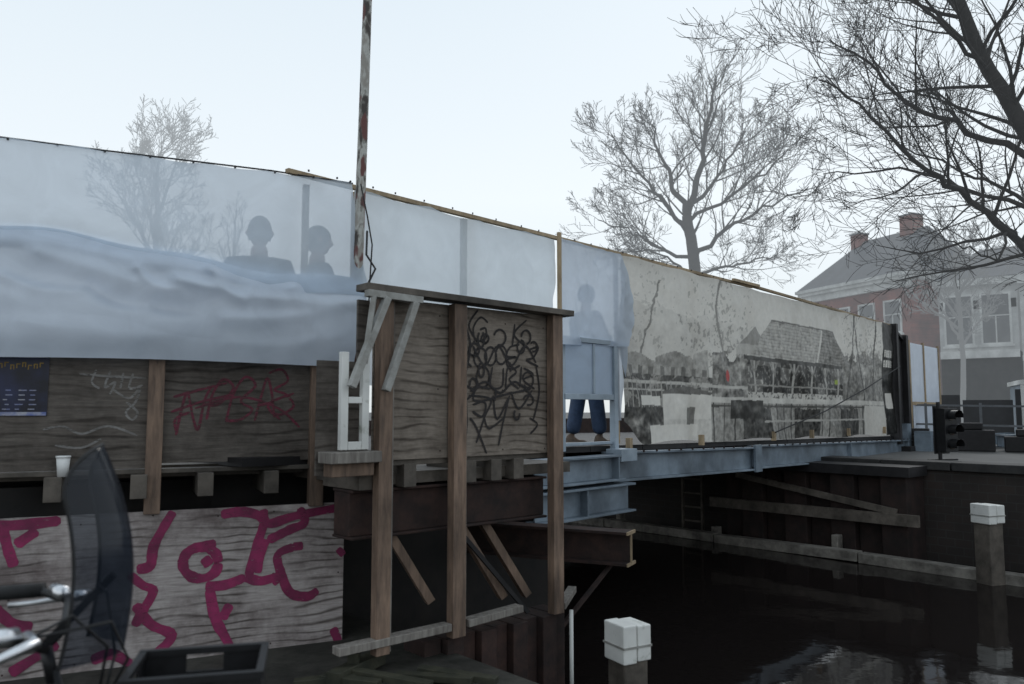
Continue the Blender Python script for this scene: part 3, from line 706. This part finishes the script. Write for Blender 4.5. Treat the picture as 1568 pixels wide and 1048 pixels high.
# ------------------------------------------------------------------ traffic light (canal signal)
tl=empty('traffic_light'); FT=Fr((7.05,13.0),(.9,.3)); g=Geo()
g.box(FT,-.13,.13,-.1,.1,1.50,2.20); g.box(FT,-.16,.16,-.115,-.10,1.46,2.24)
g.make('housing',M['black'],tl,bevel=.015)
g=Geo()
for z in(1.62,1.85,2.08):
    c=FT(0,.1,z)
    for k in range(12):
        a=rad(-20+k*20); a2=a+rad(20); r=.088
        p=[c+FT.D*math.cos(a)*r+Vector((0,0,math.sin(a)*r)),c+FT.D*math.cos(a2)*r+Vector((0,0,math.sin(a2)*r))]
        b_=len(g.v); g.v+=[tuple(p[0]),tuple(p[1]),tuple(p[1]+FT.N*.16),tuple(p[0]+FT.N*.16)]; g.f.append((b_,b_+1,b_+2,b_+3))
for z in(1.62,1.85,2.08):
    g.beam(FT(.1,0,z+.09),FT(.26,0,z+.07),.16,.012)
g.make('visors',M['black'],tl)
g=Geo()
for z in(1.62,1.85,2.08): g.tube([FT(0,.1,z),FT(0,.112,z)],.08,16)
g.make('lenses',mat('dark_lens',(.05,.02,.02),(.02,.04,.02),scale=5,rough=.1,bump=0,dirt=0),tl)
g=Geo(); g.tube([FT(-.1,-.05,2.3),FT(-.1,-.05,1.0),FT(-.1,-.05,-.5)],.03,10); g.beam(FT(-.3,-.1,1.35),FT(.3,-.1,1.35),.05,.05); g.make('pole',M['darksteel'],tl)
g=Geo(); g.tube([FT(-.05,.1,1.28),FT(-.12,.12,1.0),FT(-.14,.12,.75),FT(-.08,.12,.66),FT(-.02,.12,.75),FT(-.03,.12,1.0),FT(-.02,.1,1.3)],.011,6)
g.tube([FT(-.05,.1,1.3),FT(.05,.12,1.05),FT(-.06,.12,.7)],.009,6); g.make('yellow_cable',mat('yellow_rope',(.55,.36,.04),scale=30,dirt=0),tl)
# ------------------------------------------------------------------ trees
class Tree:
    def __init__(s,seed): s.r=random.Random(seed); s.g=Geo(); s.n=0
    def grow(s,p,d,ln,r,lv,maxlv,up,wander,dens,rmin):
        rr=s.r; nseg=max(3,int(4+ (maxlv-lv))); pts=[Vector(p)]; rad_=[r]; d=Vector(d).normalized()
        for i in range(nseg):
            j=Vector((rr.gauss(0,1),rr.gauss(0,1),rr.gauss(0,1)))*wander*.45
            d=(d+j+Vector((0,0,up*.35))).normalized(); pts.append(pts[-1]+d*ln/nseg); rad_.append(max(rmin,r*(1-.8*(i+1)/nseg)))
        s.limb(pts,rad_,lv,maxlv,up,wander,dens,rmin,ln)
    def limb(s,pts,rad_,lv,maxlv,up,wander,dens,rmin,ln=None,start=.25,cap=9):
        rr=s.r
        sides=7 if lv<=1 else (5 if lv==2 else 3)
        s.g.tube(pts,rad_,sides,cap=False); s.n+=1
        if lv>=maxlv:return
        if ln is None: ln=sum((pts[i+1]-pts[i]).length for i in range(len(pts)-1))
        nc=int((5+ln*1.8 if lv<=1 else 5+rr.random()*2.5)*dens)
        for c in range(nc):
            t=start+(1-start)*(c+rr.random())/nc; f=t*(len(pts)-1); i=min(int(f),len(pts)-2); q=pts[i].lerp(pts[i+1],f-i); rq=rad_[i]+(rad_[i+1]-rad_[i])*(f-i)
            dd=(pts[i+1]-pts[i]).normalized(); pr=dd.cross(Vector((rr.gauss(0,1),rr.gauss(0,1),rr.gauss(0,1)))).normalized()
            an=rad(24+rr.random()*34); nd=dd*math.cos(an)+pr*math.sin(an)
            l2=min(cap,ln*(.34+.30*rr.random())*(1.15-t*.5))
            r2=min(rq*(.42+.2*rr.random()),l2*.016)
            s.grow(q,nd,l2,max(rmin,r2),lv+1,maxlv,up,wander,dens,rmin)
    def make(s,name,m): return s.g.make(name,m,None,True)
def guide(tr,path,r0,r1,maxlv,up=.2,wander=.24,dens=1,rmin=.006,lv=1,start=.2,j=.0,cap=9):
    pts=[Vector(p) for p in path]
    out=[]
    for i in range(len(pts)-1):
        p0=pts[max(i-1,0)];p1=pts[i];p2=pts[i+1];p3=pts[min(i+2,len(pts)-1)]
        for k in range(4):
            t=k/4; q=.5*((2*p1)+(-p0+p2)*t+(2*p0-5*p1+4*p2-p3)*t*t+(-p0+3*p1-3*p2+p3)*t**3)
            if not(i==0 and k==0): q+=Vector((tr.r.gauss(0,1),tr.r.gauss(0,1),tr.r.gauss(0,1)))*j*.6
            out.append(q)
    out.append(pts[-1]); n=len(out)
    tr.limb(out,[r0+(r1-r0)*(i/(n-1))**.8 for i in range(n)],lv,maxlv,up,wander,dens,rmin,None,start,cap)
t=Tree(11); Y=30; k_=dict(rmin=.0085,j=.10,cap=2.5,wander=.30,dens=1.15)
guide(t,[(6.9,Y,1.3),(7.0,Y,5),(6.95,Y,7.6),(6.7,Y,9.6)],.30,.2,4,dens=.4,start=.8,rmin=.009,j=.03,cap=2.6)
guide(t,[(6.7,Y,9.6),(6.3,Y+.6,11),(5.95,Y+.8,12.2),(5.6,Y+1,13.6)],.14,.025,4,**k_)
guide(t,[(6.7,Y,9.5),(7.2,Y-.5,11.5),(7.3,Y-1,13.0),(7.7,Y-1,14.7)],.16,.025,4,**k_)
guide(t,[(7.0,Y,8.0),(8.0,Y-.6,8.9),(9.2,Y-1.2,9.6),(10.8,Y-1.6,10.3)],.11,.02,4,up=.3,**k_)
guide(t,[(6.7,Y,9.0),(5.6,Y-.6,10.2),(4.6,Y-1,11.2),(3.7,Y-1,12.5)],.10,.02,4,**k_)
guide(t,[(6.8,Y,9.8),(8.0,Y+1,11.2),(8.8,Y+1,12.4),(9.5,Y+1.5,13.5)],.10,.02,4,**k_)
guide(t,[(6.9,Y,7.8),(5.8,Y+1,8.6),(4.8,Y+1,9.2),(3.4,Y+1,9.7)],.09,.018,4,**k_)
guide(t,[(7.0,Y,7.4),(8.2,Y+1,7.7),(9.4,Y+1.5,8.2),(10.8,Y+2,8.5)],.08,.018,4,**k_)
guide(t,[(6.95,Y,7.2),(6.0,Y-1,7.6),(5.0,Y-1.4,8.0),(4.2,Y-1.6,8.0)],.06,.016,4,up=.1,**k_)
guide(t,[(6.8,Y,9.4),(8.2,Y-1,10.2),(9.4,Y-1.2,11.0),(10.4,Y-1.2,11.8)],.08,.018,4,**k_)
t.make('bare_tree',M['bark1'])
t=Tree(5); Y=13; k_=dict(rmin=.0042,j=.05,wander=.27,cap=2.1,dens=1.2)
guide(t,[(10.0,Y,1.2),(9.7,Y,4),(9.0,Y,6.1),(8.25,Y,7.5),(7.6,Y,9.1),(7.0,Y+.3,11.5)],.23,.07,4,start=.45,rmin=.0042,j=.02,dens=.9,cap=2.4)
guide(t,[(9.5,Y,4.2),(8.5,Y-.3,4.55),(7.9,Y-.5,5.0),(7.0,Y-.8,5.55),(6.2,Y-1,6.0),(5.4,Y-1,6.9),(4.7,Y-1.2,7.2)],.095,.010,4,up=.15,**k_)
guide(t,[(8.8,Y,6.3),(7.9,Y+.4,7.0),(7.0,Y+.6,7.5),(6.3,Y+.6,8.3),(5.7,Y+.8,8.8)],.07,.010,4,**k_)
guide(t,[(9.3,Y,5.2),(8.2,Y+.6,5.9),(6.9,Y+1,6.5),(5.6,Y+1,6.4)],.055,.008,4,up=.1,**k_)
guide(t,[(9.6,Y,4.6),(9.0,Y+1,6),(8.3,Y+1.5,6.6),(7.2,Y+2,7.4)],.055,.010,4,**k_)
guide(t,[(8.0,Y,8.0),(7.2,Y-.3,8.4),(6.4,Y-.4,9.2),(5.8,Y-.5,9.9)],.045,.010,4,**k_)
guide(t,[(8.7,Y,6.6),(8.9,Y-.5,8.0),(8.6,Y-.8,9.6)],.06,.012,4,**k_)
guide(t,[(7.9,Y-.5,5.0),(7.4,Y-1,4.5),(6.8,Y-1.2,4.6),(6.2,Y-1.4,4.9)],.025,.006,3,up=.1,**k_)
guide(t,[(9.0,Y-.2,4.4),(8.4,Y-1,4.3),(7.8,Y-1.2,4.0)],.025,.006,3,up=.0,**k_)
t.make('bare_tree',M['bark'])
def simple(seed,x,y,z0,h,spread,m,rmin,maxlv=4,dens=.9,cap=2):
    t=Tree(seed); guide(t,[(x,y,z0),(x+.1,y,z0+h*.45),(x,y,z0+h*.75),(x+.1,y,z0+h*.88)],h*.015,.03,maxlv,start=.4,rmin=rmin,j=.06,dens=dens,cap=cap)
    for i in range(6):
        a=i*1.05+.4; b=h*(.38+.05*i)
        guide(t,[(x,y,z0+b),(x+math.cos(a)*spread*.5,y+math.sin(a)*spread*.5,z0+b+h*.12),(x+math.cos(a)*spread*.9,y+math.sin(a)*spread*.9,z0+b+h*.22)],h*.007,.02,maxlv,rmin=rmin,j=.06,dens=dens,cap=cap)
    t.make('bare_tree',m)
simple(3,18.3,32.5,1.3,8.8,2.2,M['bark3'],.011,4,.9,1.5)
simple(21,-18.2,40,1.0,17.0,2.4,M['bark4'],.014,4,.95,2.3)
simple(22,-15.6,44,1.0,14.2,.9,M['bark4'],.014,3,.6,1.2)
# ------------------------------------------------------------------ houses
def window(gf,gg,F,s,z,w,h,n=0):
    gf.box(F,s,s+w,n,n+.05,z,z+.09); gf.box(F,s,s+w,n,n+.05,z+h-.09,z+h); gf.box(F,s,s+.09,n,n+.05,z+.09,z+h-.09); gf.box(F,s+w-.09,s+w,n,n+.05,z+.09,z+h-.09)
    gf.box(F,s+.09,s+w-.09,n,n+.04,z+h*.55,z+h*.55+.05); gf.box(F,s+w/2-.025,s+w/2+.025,n,n+.038,z+.09,z+h*.55)
    gf.box(F,s-.08,s+w+.08,n,n+.10,z-.1,z-.002)
    gg.box(F,s+.09,s+w-.09,n-.002,n+.012,z+.09,z+h-.09)
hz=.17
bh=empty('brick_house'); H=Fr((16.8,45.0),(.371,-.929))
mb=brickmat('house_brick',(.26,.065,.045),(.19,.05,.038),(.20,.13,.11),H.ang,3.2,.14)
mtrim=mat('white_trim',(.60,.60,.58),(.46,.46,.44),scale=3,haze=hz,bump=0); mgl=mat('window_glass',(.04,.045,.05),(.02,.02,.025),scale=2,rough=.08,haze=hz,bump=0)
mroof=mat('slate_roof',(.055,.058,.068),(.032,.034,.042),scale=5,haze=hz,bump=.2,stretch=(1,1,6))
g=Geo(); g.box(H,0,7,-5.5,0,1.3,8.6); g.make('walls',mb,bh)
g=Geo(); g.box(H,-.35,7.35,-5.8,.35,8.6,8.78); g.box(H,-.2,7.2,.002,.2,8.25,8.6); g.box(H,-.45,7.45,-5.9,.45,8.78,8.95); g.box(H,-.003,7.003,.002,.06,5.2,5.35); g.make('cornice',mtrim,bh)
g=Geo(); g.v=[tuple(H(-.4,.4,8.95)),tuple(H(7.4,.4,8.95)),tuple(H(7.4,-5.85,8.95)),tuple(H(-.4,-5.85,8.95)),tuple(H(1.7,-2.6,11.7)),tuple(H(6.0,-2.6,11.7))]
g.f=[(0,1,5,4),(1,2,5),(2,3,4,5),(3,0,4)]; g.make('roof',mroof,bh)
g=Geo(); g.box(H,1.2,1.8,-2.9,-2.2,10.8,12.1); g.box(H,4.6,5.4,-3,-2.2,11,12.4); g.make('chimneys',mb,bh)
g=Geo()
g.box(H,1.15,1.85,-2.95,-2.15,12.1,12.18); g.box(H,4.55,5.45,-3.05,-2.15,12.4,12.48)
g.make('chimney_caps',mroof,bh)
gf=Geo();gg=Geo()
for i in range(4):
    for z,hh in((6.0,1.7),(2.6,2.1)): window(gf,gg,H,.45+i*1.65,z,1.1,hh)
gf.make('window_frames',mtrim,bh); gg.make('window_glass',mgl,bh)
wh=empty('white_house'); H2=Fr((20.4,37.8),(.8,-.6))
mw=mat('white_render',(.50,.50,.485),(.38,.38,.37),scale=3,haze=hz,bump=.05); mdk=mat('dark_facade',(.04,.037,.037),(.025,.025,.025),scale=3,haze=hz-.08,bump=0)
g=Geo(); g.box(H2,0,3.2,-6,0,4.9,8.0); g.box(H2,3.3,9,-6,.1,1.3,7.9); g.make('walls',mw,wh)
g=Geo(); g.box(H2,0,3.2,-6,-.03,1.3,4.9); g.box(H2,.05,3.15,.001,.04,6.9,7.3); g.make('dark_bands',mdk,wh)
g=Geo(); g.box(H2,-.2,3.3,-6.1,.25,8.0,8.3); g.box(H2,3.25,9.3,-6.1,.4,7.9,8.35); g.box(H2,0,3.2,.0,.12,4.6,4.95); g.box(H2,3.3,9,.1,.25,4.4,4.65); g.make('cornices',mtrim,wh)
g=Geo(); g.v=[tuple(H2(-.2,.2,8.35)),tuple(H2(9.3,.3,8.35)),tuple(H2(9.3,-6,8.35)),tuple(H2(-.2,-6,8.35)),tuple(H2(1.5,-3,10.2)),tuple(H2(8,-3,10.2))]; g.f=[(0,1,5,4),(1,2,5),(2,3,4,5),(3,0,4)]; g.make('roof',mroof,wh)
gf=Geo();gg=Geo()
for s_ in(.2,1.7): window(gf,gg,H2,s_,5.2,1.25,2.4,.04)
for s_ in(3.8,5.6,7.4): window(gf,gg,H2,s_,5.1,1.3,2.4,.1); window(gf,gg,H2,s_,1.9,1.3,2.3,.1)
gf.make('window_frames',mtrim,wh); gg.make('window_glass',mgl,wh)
# site fence, railings, cabin on the far quay
sf=empty('site_fence'); g=Geo(); FS=Fr((8.6,19.5),(.9,-.42))
for i in range(8):
    g.box(FS,i*1.05,i*1.05+1.0,-.03,0,1.4,2.65-.12*(i%3))
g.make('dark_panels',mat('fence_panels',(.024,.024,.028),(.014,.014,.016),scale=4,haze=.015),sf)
g=Geo(); FS2=Fr((8.2,17.2),(.85,-.5))
for z in(1.9,2.3): g.beam(FS2(-.5,0,z),FS2(5,0,z-.1),.04,.04)
for i in range(6): g.box(FS2,-.4+i*1.0,-.35+i*1.0,-.03,.03,1.35,2.32)
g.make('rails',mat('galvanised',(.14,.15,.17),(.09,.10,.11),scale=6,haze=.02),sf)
pk=empty('barrier_block'); g=Geo()
for i in range(5):
    g.box(FS2,.1+i*.95,.9+i*.95,.3,.7,1.36,1.66+.12*(i%2)); g.box(FS2,.3+i*.95,.7+i*.95,.35,.65,1.665+.12*(i%2),1.80+.12*(i%2))
g.make('blocks',M['darksteel'],pk,bevel=.02)
cbn=empty('site_cabin'); FC=Fr((11.4,17.8),(.9,-.42)); g=Geo()
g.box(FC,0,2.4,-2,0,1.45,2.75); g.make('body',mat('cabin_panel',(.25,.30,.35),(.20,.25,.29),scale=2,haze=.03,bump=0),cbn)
g=Geo(); g.box(FC,-.05,2.45,-2.05,.05,2.75,2.85); g.box(FC,-.05,2.45,-2.05,.05,1.38,1.45)
for s_ in(-.04,.7,2.36): g.box(FC,s_,s_+.08,-.02,.04,1.45,2.75)
g.make('trim',M['white'],cbn)
g=Geo(); g.box(FC,.2,.6,.001,.02,1.9,2.5); g.make('window',M['black'],cbn)
g=Geo(); se=empty('steel_support_stack')
for i in range(4): ibeam(g,(8.3+i*.5,17.4-i*.4,1.55+.0*i),(10.2+i*.5,18.8-i*.4,1.55),.24,.16)
g.box(Fr((8.0,16.2),(.67,.743)),0,.25,-.3,.0,0,1.9); g.box(Fr((8.35,16.0),(.67,.743)),0,.2,-.3,.0,.0,1.75)
g.make('beams',M['bluesteel'],se)
# ------------------------------------------------------------------ bicycle with crate (foreground)
bi=empty('bicycle'); bd=Vector((.96,.28,0)).normalized(); bs=Vector((bd.y,-bd.x,0)); BO=Vector((-1.25,2.12,.5))
def bp_(a,b,z): return BO+bd*a+bs*b+Vector((0,0,z))
def wheel(cx,gt,gr,gs):
    r=.34; pts=[bp_(cx+r*math.cos(a),0,r+r*math.sin(a)) for a in [2*math.pi*i/40 for i in range(41)]]; gt.tube(pts,.018,8)
    pts=[bp_(cx+(r-.025)*math.cos(a),0,r+(r-.025)*math.sin(a)) for a in [2*math.pi*i/40 for i in range(41)]]; gr.tube(pts,.009,6)
    for i in range(18):
        a=2*math.pi*i/18; gs.tube([bp_(cx,.02*(-1)**i,r),bp_(cx+(r-.02)*math.cos(a),0,r+(r-.02)*math.sin(a))],.0012,4)
    gs.tube([bp_(cx,-.05,r),bp_(cx,.05,r)],.02,10)
gt=Geo();gr=Geo();gs=Geo()
wheel(.28,gt,gr,gs); wheel(-.82,gt,gr,gs)
gt.make('tyres',M['rubber'],bi,True); gr.make('rims',M['silver'],bi,True); gs.make('spokes',M['silver'],bi)
g=Geo()
g.tube([bp_(.28,.05,.34),bp_(.15,.05,.70),bp_(.12,0,.75),bp_(.06,0,.98)],.014,8); g.tube([bp_(.28,-.05,.34),bp_(.15,-.05,.70),bp_(.12,0,.75)],.012,8)
g.tube([bp_(.10,0,.82),bp_(-.30,0,.32)],.018,10); g.tube([bp_(.11,0,.72),bp_(-.26,0,.30)],.016,10); g.tube([bp_(-.30,0,.30),bp_(-.45,0,.86)],.016,10)
for sgn in(.05,-.05): g.tube([bp_(-.30,sgn*.6,.30),bp_(-.82,sgn,.34)],.009,8); g.tube([bp_(-.44,sgn*.5,.80),bp_(-.82,sgn,.34)],.008,8)
g.tube([bp_(.06,0,.95),bp_(.04,0,1.04)],.016,10)
g.make('frame',M['black'],bi,True)
g=Geo(); 
def hb(sg): return [bp_(.04,0,1.04),bp_(.06,sg*.10,1.06),bp_(.04,sg*.22,1.11),bp_(-.06,sg*.29,1.13),bp_(-.20,sg*.31,1.12)]
g.tube(hb(1),.012,10); g.tube(hb(-1),.012,10); g.make('handlebar',M['black'],bi,True)
g=Geo()
for sg in(1,-1): g.tube([bp_(-.04,sg*.285,1.13),bp_(-.22,sg*.313,1.12)],.021,12)
g.make('grips',M['rubber'],bi,True)
g=Geo()
for sg in(1,-1):
    g.tube([bp_(.05,sg*.215,1.12),bp_(.08,sg*.26,1.115),bp_(.01,sg*.325,1.095),bp_(-.08,sg*.352,1.08),bp_(-.15,sg*.36,1.075)],[.016,.015,.010,.007,.009],10)
    g.tube([bp_(.03,sg*.225,1.125),bp_(-.01,sg*.265,1.133)],[.022,.019],10)
g.make('brake_levers',M['silver'],bi,True)
g=Geo()
g.tube([bp_(.04,.24,1.11),bp_(.14,.2,1.16),bp_(.20,.08,1.05),bp_(.16,0,.85)],.004,6); g.tube([bp_(.04,-.24,1.11),bp_(.15,-.16,1.14),bp_(.2,-.03,1.0),bp_(.16,0,.8)],.004,6)
g.tube([bp_(.04,.2,1.11),bp_(.22,.16,1.13),bp_(.24,.02,1.0),bp_(.14,0,.8)],.004,6)
g.make('brake_cables',M['rubber'],bi,True)
g=Geo(); 
def sad(u,v):
    a=u*2*math.pi; q=math.sin(v*math.pi); x=-.46+.13*math.cos(v*math.pi); w=.02+.07*sst(0,1,v)
    return bp_(x,w*math.cos(a)*q**.5,.92+.03*math.sin(a)*q**.5)
g.grid(sad,16,12); g.make('saddle',M['rubber'],bi,True)
g=Geo(); g.tube([bp_(-.30,-.06,.30),bp_(-.30,.06,.30)],.09,20); g.beam(bp_(-.30,.09,.30),bp_(-.18,.09,.18),.02,.02); g.beam(bp_(-.30,-.09,.30),bp_(-.42,-.09,.42),.02,.02); g.box(Fr(bp_(-.2,.17,0)[:2],bd),-.03,.06,-.04,.06,.66,.69); g.make('cranks',M['darksteel'],bi)
g=Geo()
def mud(cx,a0,a1):
    def f(u,v):
        a=rad(a0+(a1-a0)*u); r=.375; return bp_(cx+r*math.cos(a),(v-.5)*.05,.34+r*math.sin(a))
    return f
g.grid(mud(-.82,40,200),24,2); g.grid(mud(.28,0,120),20,2); g.make('mudguards',M['black'],bi,True)
g=Geo()
CR=Fr(bp_(.415,.0,0)[:2],Vector((.97,.24)))
for b_ in(-.12,0,.12): g.beam(CR(-.16,b_,1.235),CR(.16,b_,1.235),.012,.012)
g.beam(CR(-.05,.1,1.23),bp_(.28,.06,.86),.012,.012); g.beam(CR(-.05,-.1,1.23),bp_(.28,-.06,.86),.012,.012)
g.make('front_rack',M['black'],bi)
g=Geo(); z0=1.245; z1=1.475; hs,hn=.165,.13; tt=.006
def slat(axis,sign):
    def bx(a0,a1,za,zb):
        if axis=='n': g.box(CR,a0,a1,sign*hn-(tt/2),sign*hn+tt/2,za,zb)
        else: g.box(CR,sign*hs-tt/2,sign*hs+tt/2,a0,a1,za,zb)
    W_=hs if axis=='n' else hn-.004
    bx(-W_,W_,z0,z0+.03); bx(-W_,W_,z1-.085-.03,z1-.085); 
    bx(-W_,-.05,z1-.085,z1-.018); bx(.05,W_,z1-.085,z1-.018)
    bx(-.05,.05,z1-.085,z1-.066)
    k=9; st=2*W_/k
    for i in range(k+1):
        a=-W_+i*st; bx(max(-W_,a-.007),min(W_,a+.007),z0+.03,z1-.115)
slat('n',1);slat('n',-1);slat('s',1);slat('s',-1)
for sg in(1,-1):
    g.box(CR,-hs-.010,hs+.010,sg*hn-.010,sg*hn+.010,z1-.018,z1)
    g.box(CR,sg*hs-.010,sg*hs+.010,-hn+.0105,hn-.0105,z1-.018,z1-.001)
for i in range(9): g.box(CR,-hs,hs,-hn+i*.03,-hn+i*.03+.012,z0,z0+.006)
g.make('plastic_crate',M['black'],bi)
wsm,nt,out=newmat('smoked_acrylic')
b=N(nt,'BsdfPrincipled'); b.inputs['Base Color'].default_value=(.015,.02,.03,1); b.inputs['Roughness'].default_value=.15
tr=N(nt,'BsdfTransparent'); tr.inputs['Color'].default_value=(.46,.50,.56,1); mx=N(nt,'MixShader'); mx.inputs['Fac'].default_value=.50
nt.links.new(b.outputs[0],mx.inputs[1]); nt.links.new(tr.outputs[0],mx.inputs[2]); finish(nt,out,mx.outputs[0],0)
g=Geo()
def ws(u,v):
    h=.54*v; w=.155*(1-.08*v)*math.sqrt(max(0,1-(max(0,v-.74)/.26)**2.2))+.001
    a=(u-.5)*2; n=w*a; curve=-.11*(a*a)*(w/.15)**2
    return bp_(.225+.035*math.sin(v*2.6)-.09*v*v+curve,n,1.02+h)
g.grid(ws,24,70); g.make('windscreen',wsm,bi,True)
g=Geo(); rim=[Vector(ws(0,i/70)) for i in range(71)]+[Vector(ws(1,1-i/70)) for i in range(71)]; g.tube(rim,.005,6); g.make('windscreen_rim',M['rubber'],bi,True)
g=Geo(); g.beam(bp_(.05,.08,1.06),bp_(.18,.08,1.20),.02,.02); g.beam(bp_(.05,-.08,1.06),bp_(.18,-.08,1.20),.02,.02); g.make('windscreen_bracket',M['black'],bi)
dt=empty('timber_offcuts'); g=Geo()
for i in range(5):
    x=-1.35+.2*i+R.uniform(-.05,.05); y=4.92+.05*i; g.beam((x,y,.53+.02*(i%3)),(x+R.uniform(.3,.6),y+R.uniform(-.3,.1),.55),.07,.04)
g.beam(B(-.35,.1,.56),B(.1,-.1,.56),.1,.08); g.beam(B(-.15,.0,.3),B(-.15,.0,.66),.07,.07)
g.make('boards',mat('mossy_wood',(.05,.048,.03),(.02,.022,.014),scale=7,bump=.4),dt,bevel=.004)
gap_sheet=empty('gap_light_sheet'); g=Geo()  # added pale sheet, stands in for daylight on water seen through the abutment gap
def gap_sheet_pt(u,v): return B(-.6+u*.75+.03*math.sin(v*9),-1.2+.1*fbm(u*4,v*4,1),1.0+v*.36+.05*math.sin(u*11))
g.grid(gap_sheet_pt,30,16); g.make('sheet',T1,gap_sheet,True)
# ------------------------------------------------------------------ world, sun, camera
w=bpy.data.worlds.new('World'); sc.world=w; w.use_nodes=True; nt=w.node_tree; nt.nodes.clear()
out=nt.nodes.new('ShaderNodeOutputWorld')
sky=nt.nodes.new('ShaderNodeTexSky'); sky.sky_type='NISHITA'; sky.sun_disc=False; sky.sun_elevation=rad(38); sky.sun_rotation=rad(20)
bg1=nt.nodes.new('ShaderNodeBackground'); bg1.inputs['Strength'].default_value=.06; nt.links.new(sky.outputs[0],bg1.inputs['Color'])
tc=nt.nodes.new('ShaderNodeTexCoord'); sx=nt.nodes.new('ShaderNodeSeparateXYZ'); nt.links.new(tc.outputs['Generated'],sx.inputs[0])
rp=nt.nodes.new('ShaderNodeValToRGB'); e=rp.color_ramp.elements; e[0].position=0; e[0].color=(.70,.76,.79,1); e[1].position=.6; e[1].color=(.68,.78,.86,1)
m_=e.new(.26); m_.color=(.84,.905,.945,1)
nt.links.new(sx.outputs['Z'],rp.inputs['Fac'])
bg2=nt.nodes.new('ShaderNodeBackground'); bg2.inputs['Strength'].default_value=1.16; nt.links.new(rp.outputs[0],bg2.inputs['Color'])
ad=nt.nodes.new('ShaderNodeMixShader'); ad.inputs['Fac'].default_value=.88; nt.links.new(bg1.outputs[0],ad.inputs[1]); nt.links.new(bg2.outputs[0],ad.inputs[2])
nt.links.new(ad.outputs[0],out.inputs['Surface'])
sd=bpy.data.lights.new('sun','SUN'); sd.energy=.6; sd.angle=rad(25); sd.color=(1,.97,.93); so=bpy.data.objects.new('sun',sd); sc.collection.objects.link(so)
so.rotation_euler=(rad(52),0,rad(160))
cam=bpy.data.cameras.new('camera'); co=bpy.data.objects.new('camera',cam); sc.collection.objects.link(co); sc.camera=co
co.location=(0,0,2.15); co.rotation_euler=(rad(94.97),0,0); cam.lens=28; cam.sensor_width=36; cam.clip_end=2000
cam.dof.use_dof=True; cam.dof.focus_distance=9; cam.dof.aperture_fstop=2.4
sc.view_settings.view_transform='Standard'; sc.view_settings.look='None'; sc.view_settings.exposure=0
